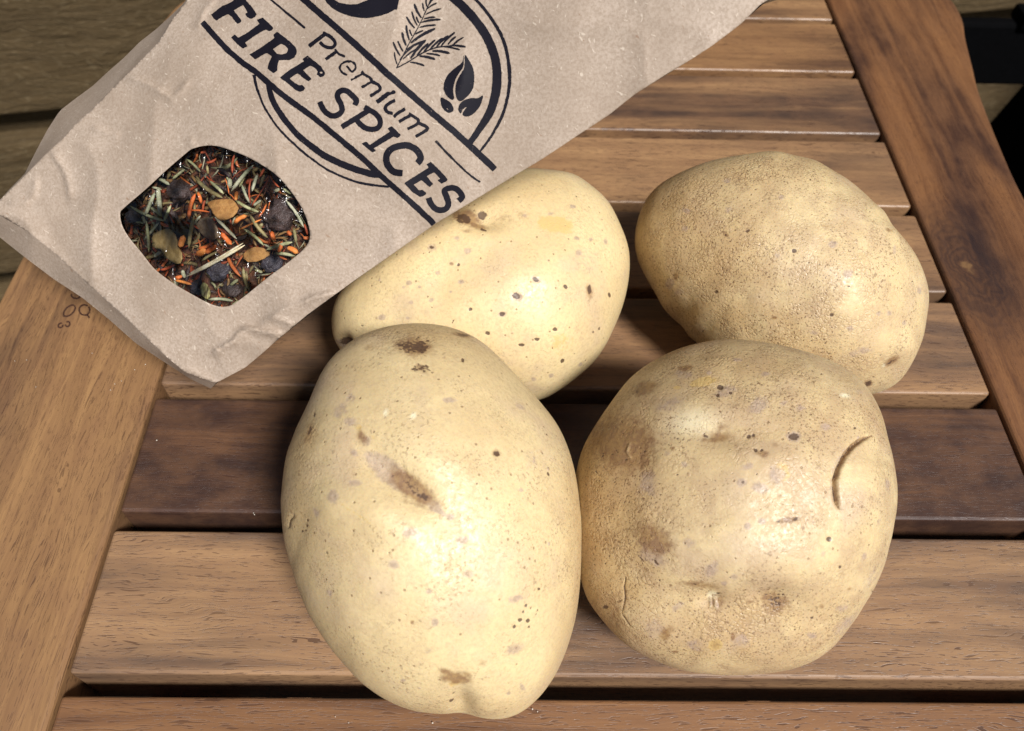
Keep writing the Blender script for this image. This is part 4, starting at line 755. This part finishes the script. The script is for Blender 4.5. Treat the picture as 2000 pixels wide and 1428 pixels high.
BARK = col_mat('ground_spice', (.17, .065, .03), (.07, .03, .018), 260, .8, .0015)
def stick(p0, p1, wpx, dd0, dd1, curve=0.0, seg=7, sides=6, flat=.6, groove=False):
    """a tapered 3-D stick between two photo points behind the film"""
    p0 = np.array(p0, float); p1 = np.array(p1, float)
    t_ = np.linspace(0, 1, seg); d = p1 - p0; nrm = np.array([-d[1], d[0]])
    Q = p0 + d * t_[:, None] + nrm * (curve * np.sin(math.pi * t_))[:, None]
    dep = bag_depth(Q[:, 0], Q[:, 1]) + dd0 + (dd1 - dd0) * t_ + .0003 * np.sin(t_ * 5 + p0[0])
    C_ = at_depth(Q[:, 0], Q[:, 1], dep); mpp = dep.mean() / F
    ax = np.gradient(C_, axis=0); ax /= np.linalg.norm(ax, axis=1)[:, None]
    view = C_ - CAMP; view /= np.linalg.norm(view, axis=1)[:, None]
    sx = np.cross(ax, view); sx /= np.linalg.norm(sx, axis=1)[:, None]; sz = np.cross(sx, ax)
    rad_ = np.sqrt(np.clip(1 - (2 * t_ - 1) ** 6, 0.05, 1)) * wpx * mpp / 2
    VV = []
    for i in range(seg):
        for j in range(sides):
            a_ = 2 * math.pi * j / sides + .2; VV.append(C_[i] + sx[i] * math.cos(a_) * rad_[i] + sz[i] * math.sin(a_) * rad_[i] * flat)
    Fc = [(i * sides + j, i * sides + (j + 1) % sides, (i + 1) * sides + (j + 1) % sides, (i + 1) * sides + j) for i in range(seg - 1) for j in range(sides)]
    Fc += [tuple(range(sides))[::-1], tuple(range((seg - 1) * sides, seg * sides))]
    return np.array(VV), Fc
zw = lambda x, y: (200 + x / 3.966, 260 + y / 3.966)
def piece(name, V_, Fc, mat, label, cat, group=None, smooth=True):
    V_ = np.asarray(V_); c = V_.mean(0); o = mesh_obj(name, V_ - c, Fc, mat, smooth); o.location = c; o['seed'] = random.uniform(0, 20)
    tag(o, label, cat, group); return o
def flake(P, dd, tilt, mat, name, label, cat, group=None, thick=.0004):
    P = catmull([zw(*p) for p in P], 2, True); P = P + rng.normal(0, .5, P.shape); v_, t_ = tri2d(P, [], 5)
    c = v_.mean(0); dep = bag_depth(v_[:, 0], v_[:, 1]) + dd + ((v_ - c) @ np.array(tilt)) + .00014 * BN2(v_[:, 0] / 16, v_[:, 1] / 16)
    o = piece(name, at_depth(v_[:, 0], v_[:, 1], dep), t_.tolist(), mat, label, cat, group); m_ = o.modifiers.new('body', 'SOLIDIFY'); m_.thickness = thick; m_.offset = -1; return o
def lump(cx, cy, r, dd, mat, name, label, cat, group=None, squash=.75, rough=.18):
    D_, F_ = cube_sphere(12); x, y = zw(cx, cy); dep = float(bag_depth(np.array(x), np.array(y))) + dd; mpp = dep / F; R_ = r / 3.966 * mpp
    nn_ = Noise2(int(cx + cy)); k1 = nn_(D_[:, 0] * 2.2 + 5, D_[:, 1] * 2.2 + D_[:, 2] * 1.7 + 9); k2 = nn_(D_[:, 0] * 5 + 2, D_[:, 2] * 5 + D_[:, 1] * 4)
    V_ = D_ * (R_ * (1 + rough * k1 + rough * .6 * k2))[:, None]; V_[:, 2] *= squash
    c = at_depth(np.array(x), np.array(y), np.array(dep + R_ * .6)); return piece(name, V_ @ M.T + c, F_.tolist(), mat, label, cat, group)
# the large pieces one can single out
for k_, (a_, b_, dd) in enumerate((((655, 1117), (1100, 862), .0013), ((662, 1098), (1092, 850), .0016))):
    pass
VV1, F1 = stick(zw(652, 1112), zw(1102, 868), 5.6, .0014, .0014, .012, 9, 8); VV2, F2 = stick(zw(662, 1095), zw(1090, 852), 4.6, .0018, .0018, .016, 9, 8)
piece('pale_needle', np.vstack([VV1, VV2]), F1 + [tuple(i + len(VV1) for i in f_) for f_ in F2], CREAM, 'long cream needle split down its length behind the bag window', 'dried needle')
flake([(810, 540), (870, 515), (1000, 510), (1050, 580), (1010, 650), (920, 680), (870, 640), (840, 590)], .0022, (1e-5, -1e-5), LEAFB, 'leaf_flake', 'round brown leaf flake near the middle of the bag window', 'leaf flake')
flake([(385, 850), (400, 780), (500, 740), (560, 790), (580, 880), (610, 930), (600, 1010), (540, 1000), (480, 950), (450, 900), (400, 890)], .0022, (-1e-5, 1e-5), col_mat('olive_leaf', (.48, .33, .13), (.34, .22, .075), 700, .7), 'leaf_flake', 'long ragged olive brown leaf flake low on the left in the bag window', 'leaf flake')
flake([(735, 690), (800, 650), (860, 680), (905, 800), (850, 830), (790, 800), (740, 750)], .0034, (1e-5, 2e-5), col_mat('grey_leaf', (.33, .24, .15), (.20, .13, .075), 900, .7), 'leaf_flake', 'grey brown fibrous leaf flake just below the round brown one', 'leaf flake')
flake([(1090, 940), (1180, 880), (1290, 920), (1260, 970), (1130, 1000)], .0040, (1e-5, 0), LEAFB, 'leaf_flake', 'dull brown leaf flake right of the long cream needle', 'leaf flake')
lump(600, 450, 95, .0035, BERRY, 'dried_berry', 'wrinkled dark berry near the top left side of the bag window', 'dried berry'); lump(1375, 630, 125, .0030, BERRY, 'dried_berry', 'largest wrinkled dark berry at the right side of the bag window', 'dried berry')
lump(905, 1060, 85, .0040, BERRY2, 'dried_berry', 'bluish dark berry under the long cream needle', 'dried berry'); lump(1310, 1010, 75, .0040, BERRY2, 'dried_berry', 'bluish dark berry at the lower right edge of the bag window', 'dried berry')
lump(735, 1200, 55, .0032, BERRY2, 'dried_berry', 'small bluish berry beside the striped seed', 'dried berry'); lump(1000, 1200, 70, .0045, BERRY, 'dried_berry', 'dark berry at the bottom of the bag window', 'dried berry')
lump(520, 640, 60, .0045, BERRY, 'dried_berry', 'small dark berry at the left among the green needles', 'dried berry'); lump(250, 650, 60, .0040, BERRY2, 'dried_berry', 'bluish berry in the left corner of the bag window', 'dried berry')
# striped seed
D_, F_ = cube_sphere(14); sx_, sy_ = zw(798, 1222); dep = float(bag_depth(np.array(sx_), np.array(sy_))) + .0030; mpp = dep / F
ang = np.arctan2(D_[:, 0], D_[:, 2]); rr_ = 1 + .10 * np.cos(ang * 9)
V_ = np.stack([D_[:, 0] * 8.5 * rr_ * np.sqrt(np.clip(1 - D_[:, 1] ** 2 * .3, 0, 1)), D_[:, 1] * 17, D_[:, 2] * 7 * rr_], 1) * mpp; c_, s_ = math.cos(.25), math.sin(.25)
V_ = np.stack([V_[:, 0] * c_ - V_[:, 1] * s_, V_[:, 0] * s_ + V_[:, 1] * c_, V_[:, 2]], 1)
def seed_mat():
    k = NT('striped_seed'); v_ = k.coord(seeded=False); n_ = k.noise(k.scale(v_, (2200, 300, 800)), 1, 2); return k.set(Base_Color=k.mix(k.ramp(n_, .42, .58), (.42, .38, .15), (.16, .12, .04)), Roughness=.5)
piece('striped_seed', V_ @ M.T + at_depth(np.array(sx_), np.array(sy_), np.array(dep)), F_.tolist(), seed_mat(), 'plump green seed with pale stripes at the bottom of the bag window', 'seed')
NL = [(215, 565, 490, 680, 20), (430, 420, 450, 630, 34), (405, 460, 330, 640, 25), (340, 680, 360, 920, 20), (720, 350, 930, 500, 28), (830, 370, 940, 470, 22), (1000, 450, 1170, 250, 26), (985, 350, 985, 430, 34), (1030, 520, 1210, 610, 24), (710, 640, 670, 890, 26), (1270, 905, 1470, 845, 26), (1420, 520, 1560, 730, 22), (870, 650, 1040, 820, 22), (1090, 740, 1250, 870, 22), (1140, 630, 1280, 810, 25), (530, 560, 480, 680, 20), (1080, 400, 1140, 540, 20), (1200, 320, 1160, 450, 22), (650, 200, 760, 300, 18), (1090, 1040, 1140, 1220, 24), (990, 1180, 1050, 1135, 22), (820, 1290, 1010, 1300, 22), (430, 350, 520, 400, 24), (1330, 930, 1490, 950, 24), (770, 990, 890, 920, 18), (360, 570, 470, 650, 22), (310, 640, 330, 700, 20), (1170, 560, 1230, 520, 20), (1110, 300, 1060, 420, 20), (810, 250, 820, 320, 18), (260, 690, 320, 700, 14), (440, 690, 320, 830, 18), (400, 960, 450, 920, 22), (1400, 430, 1470, 470, 20), (1480, 740, 1500, 850, 22), (960, 340, 1000, 400, 16), (620, 1060, 640, 1120, 28), (760, 640, 700, 720, 16), (1180, 1060, 1240, 1080, 20), (1200, 760, 1240, 700, 26), (540, 360, 640, 280, 18), (460, 440, 380, 420, 16), (1250, 860, 1350, 900, 16)]
NLAB = {0: 'long bright green needle slanting down across the left corner of the bag window', 1: 'thick upright green needle left of the upper left dark berry', 3: 'long upright needle crossing the left side of the long olive leaf flake',
        4: 'long needle running down toward the round brown leaf flake', 6: 'long green needle pointing to the upper right edge of the bag window', 7: 'short fat grey needle above the round brown leaf flake',
        8: 'pale needle lying right of the round brown leaf flake', 9: 'grey needle standing on its tip above the long cream needle', 10: 'straw coloured needle near the right corner of the bag window', 11: 'curving needle along the right edge of the large dark berry',
        19: 'green needle at the lower right of the bag window, near its bottom edge', 21: 'pale needle lying flat along the very bottom of the bag window'}
for i, (x0, y0, x1, y1, w_) in enumerate(NL):
    sdep = random.uniform(.0018, .0042) if i > 14 else random.uniform(.0013, .0026)
    V_, Fc = stick(zw(x0, y0), zw(x1, y1), w_ / 3.966 * 1.15, sdep, sdep + random.uniform(-.0004, .0012), random.uniform(-.06, .06))
    piece('rosemary_needle', V_, Fc, NEEDLE[(0, 1, 1, 0, 2)[i % 5]], NLAB.get(i, 'short plain rosemary needle half buried among the spices behind the bag window'), 'rosemary needle', 'rosemary needles behind the bag window')
OL = [(720, 470, 670, 670, 26, 0), (660, 600, 830, 612, 13, 0), (1020, 700, 1120, 640, 30, 1), (600, 885, 632, 795, 40, 1), (920, 770, 1000, 862, 34, 0), (725, 940, 800, 900, 44, 1), (800, 930, 880, 870, 34, 0), (740, 895, 860, 845, 22, 0), (1430, 890, 1515, 932, 38, 1), (1310, 760, 1335, 830, 30, 0), (1362, 925, 1392, 840, 26, 0), (1042, 450, 1030, 525, 24, 1), (735, 455, 765, 545, 22, 0), (560, 1140, 690, 1172, 20, 1), (565, 1120, 620, 1105, 24, 0), (450, 690, 512, 722, 24, 0), (1208, 652, 1272, 545, 13, 0), (1285, 610, 1332, 470, 8, 0), (1232, 668, 1060, 750, 12, 1), (1022, 170, 1008, 310, 16, 2), (445, 1062, 560, 1020, 18, 2), (620, 688, 745, 742, 14, 2), (1430, 760, 1462, 792, 26, 0), (1152, 350, 1150, 550, 11, 2), (1280, 620, 1390, 650, 8, 0), (950, 350, 980, 470, 8, 0), (980, 470, 1020, 510, 8, 0), (795, 520, 780, 600, 16, 2), (1220, 340, 1260, 270, 18, 2), (870, 380, 800, 330, 10, 2), (1300, 870, 1340, 900, 26, 0), (880, 200, 800, 230, 16, 2), (1220, 470, 1160, 560, 12, 2), (1300, 330, 1370, 420, 12, 2), (560, 700, 520, 620, 12, 2), (1560, 700, 1590, 790, 16, 2)]
OLAB = {0: 'long orange stick left of the round brown leaf flake', 2: 'bright orange chip just right below the round brown leaf flake', 3: 'short fat orange chip beside the long olive leaf flake', 4: 'fat orange chip above the upper end of the long cream needle',
        5: 'pale orange lump of peel above the middle of the long cream needle', 8: 'bright orange chip in the right corner of the bag window', 9: 'orange chip standing under the large dark berry', 11: 'small orange chip directly above the round brown leaf flake',
        13: 'orange shred near the lower left edge of the bag window, beside the striped seed', 18: 'thin curved pale orange thread right of the grey brown leaf flake', 19: 'red brown shred hanging from the top edge of the bag window'}
for i, (x0, y0, x1, y1, w_, mi) in enumerate(OL):
    sdep = random.uniform(.0015, .0030) + (.001 if mi == 2 else 0)
    V_, Fc = stick(zw(x0, y0), zw(x1, y1), w_ / 3.966 * 1.2, sdep, sdep + random.uniform(-.0004, .0008), random.uniform(-.10, .10), flat=.8)
    piece('orange_shred', V_, Fc, ORANGE[mi], OLAB.get(i, 'thin orange red shred half buried among the spices behind the bag window'), 'dried shred', 'orange shreds behind the bag window')
# the mix underneath: too many to count
bed_v = {0: [], 1: [], 2: []}; bed_f = {0: [], 1: [], 2: []}
allv = []; allf = []; mats = []
MIX = [col_mat('mix_green', (.34, .32, .17), (.20, .19, .10)), col_mat('mix_grey', (.44, .40, .26), (.24, .23, .14)), col_mat('mix_olive', (.28, .21, .09), (.16, .12, .05)),
       col_mat('mix_orange', (.60, .17, .045), (.38, .09, .025)), col_mat('mix_red', (.36, .075, .025), (.20, .04, .015)), col_mat('mix_brown', (.34, .19, .07), (.20, .10, .035)), BARK, BERRY]
x0, y0 = WIN2.min(0); x1, y1 = WIN2.max(0)
cnt = 0
while cnt < 1000:
    x = random.uniform(x0, x1); y = random.uniform(y0, y1)
    if not inside(WIN2, np.array([x]), np.array([y]))[0]: continue
    cnt += 1
    a_ = random.uniform(0, 2 * math.pi); L_ = random.choice((8, 14, 22, 34, 50)) * random.uniform(.6, 1.2); wpx = random.choice((1.6, 2.5, 3.5, 5, 6, 8)); dd = random.uniform(.0052, .0115)
    mi = random.choice((0, 1, 2, 2, 3, 4, 4, 5, 5, 6, 6, 6, 7, 7)); V_, Fc = stick((x - L_ / 2 * math.cos(a_), y - L_ / 2 * math.sin(a_)), (x + L_ / 2 * math.cos(a_), y + L_ / 2 * math.sin(a_)), wpx, dd, dd + random.uniform(-.001, .001), random.uniform(-.2, .2), 5, 5, .8)
    b = len(allv); allv += V_.tolist(); allf += [tuple(i + b for i in f_) for f_ in Fc]; mats += [mi] * len(Fc)
sm_ = mesh_obj('spice_mix', [tuple(np.array(v_) - org) for v_ in allv], allf, None, True)
for m_ in MIX: sm_.data.materials.append(m_)
sm_.data.polygons.foreach_set('material_index', mats); sm_.location = org
tag(sm_, 'loose mix of chopped dried spices filling the bag window', 'spice mix', kind='stuff')
v, t = tri2d(resample(wc + (WIN - wc) * 1.25, 8, True), [], 7)
gs = lift('ground_spice', v, t, bag_depth(v[:, 0], v[:, 1]) + .0115 + .0012 * BN1(v[:, 0] / 12, v[:, 1] / 12) + .001 * BN2(v[:, 0] / 5, v[:, 1] / 5), BARK, None); gs.location = org
tag(gs, 'dark brown spice dust packed at the back of the bag window', 'ground spice', kind='stuff')

# ------------------------------------------------------------------ dark chair behind the right rail
BLK = plain('black_paint', (.0016, .0016, .002), .85, 200, .3, .05)
def on_vert(x, y, Y):
    r = M @ ray(x, y); return CAMP + r * (Y / r[1])
CY = .60
a_ = on_vert(1868, 46, CY); b_ = on_vert(1868, 166, CY)
chair = empty('black_chair', (.52, .66, -.72)); tag(chair, 'black painted folding chair standing against the fence past the right rail', 'chair')
CL = Vector(chair.location)
def cbox(name, x0, x1, y0_, y1_, z0, z1, rot=None):
    o = bm_obj(name, box_bm(x1 - x0, y1_ - y0_, z1 - z0, .003), BLK, chair); o.location = Vector(((x0 + x1) / 2, (y0_ + y1_) / 2, (z0 + z1) / 2)) - CL
    if rot: o.rotation_euler = rot
    o['seed'] = random.uniform(0, 5); return o
cbox('seat', .315, .74, CY, CY + .012, b_[2], a_[2])
c1 = on_vert(1985, 170, CY - .01); c2 = on_vert(1944, 345, CY - .01)
def bar(name, p, q, w_, t_):
    p = Vector(p); q = Vector(q); d = q - p; o = bm_obj(name, box_bm(d.length, t_, w_, .003), BLK, chair)
    o.location = (p + q) / 2 - CL; o.rotation_euler = d.to_track_quat('X', 'Y').to_euler(); o['seed'] = random.uniform(0, 5); return o
bar('leg', (c1[0] + .052, c1[1] - .02, c1[2] + .05), (c1[0] - .145 + .052, c1[1] - .02, -.72), .10, .022)
bar('leg', (.72, CY + .05, -.10), (.72, CY + .05, -.72), .04, .03)
bar('leg', (.42, CY + .09, -.20), (.66, CY + .09, -.72), .04, .02)
bar('back_post', (.70, CY + .06, .45), (.72, CY + .06, -.15), .04, .03)
cbox('hinge_bracket', .405, .425, CY - .004, CY + .02, a_[2] - .004, a_[2] + .008)
cbox('stretcher', .36, .72, CY + .02, CY + .045, -.52, -.49)

# ------------------------------------------------------------------ crumbs on the left rail
CR = plain('pale_crumb', (.75, .68, .58), .7, 800, .2)
VV = []; Fc = []
for (x, y) in [(263, 722), (284, 712), (237, 744), (224, 750), (216, 762), (52, 703), (29, 705), (306, 860), (845, 1412), (681, 1412), (655, 1400), (1040, 1385), (1050, 1390), (497, 1005), (495, 1002), (70, 756), (180, 690)]:
    c = on_plane(x, y, .0022 if x < 320 else .0008); r = random.uniform(.00012, .00024)
    b = len(VV); D_, F_ = cube_sphere(3); VV += (D_ * np.array([r, r * random.uniform(.6, 1.4), r * .7]) + c).tolist(); Fc += (F_ + b).tolist()
cr = mesh_obj('crumbs', VV, Fc, CR); tag(cr, 'tiny pale crumbs scattered on the table rail', 'crumbs', kind='stuff')
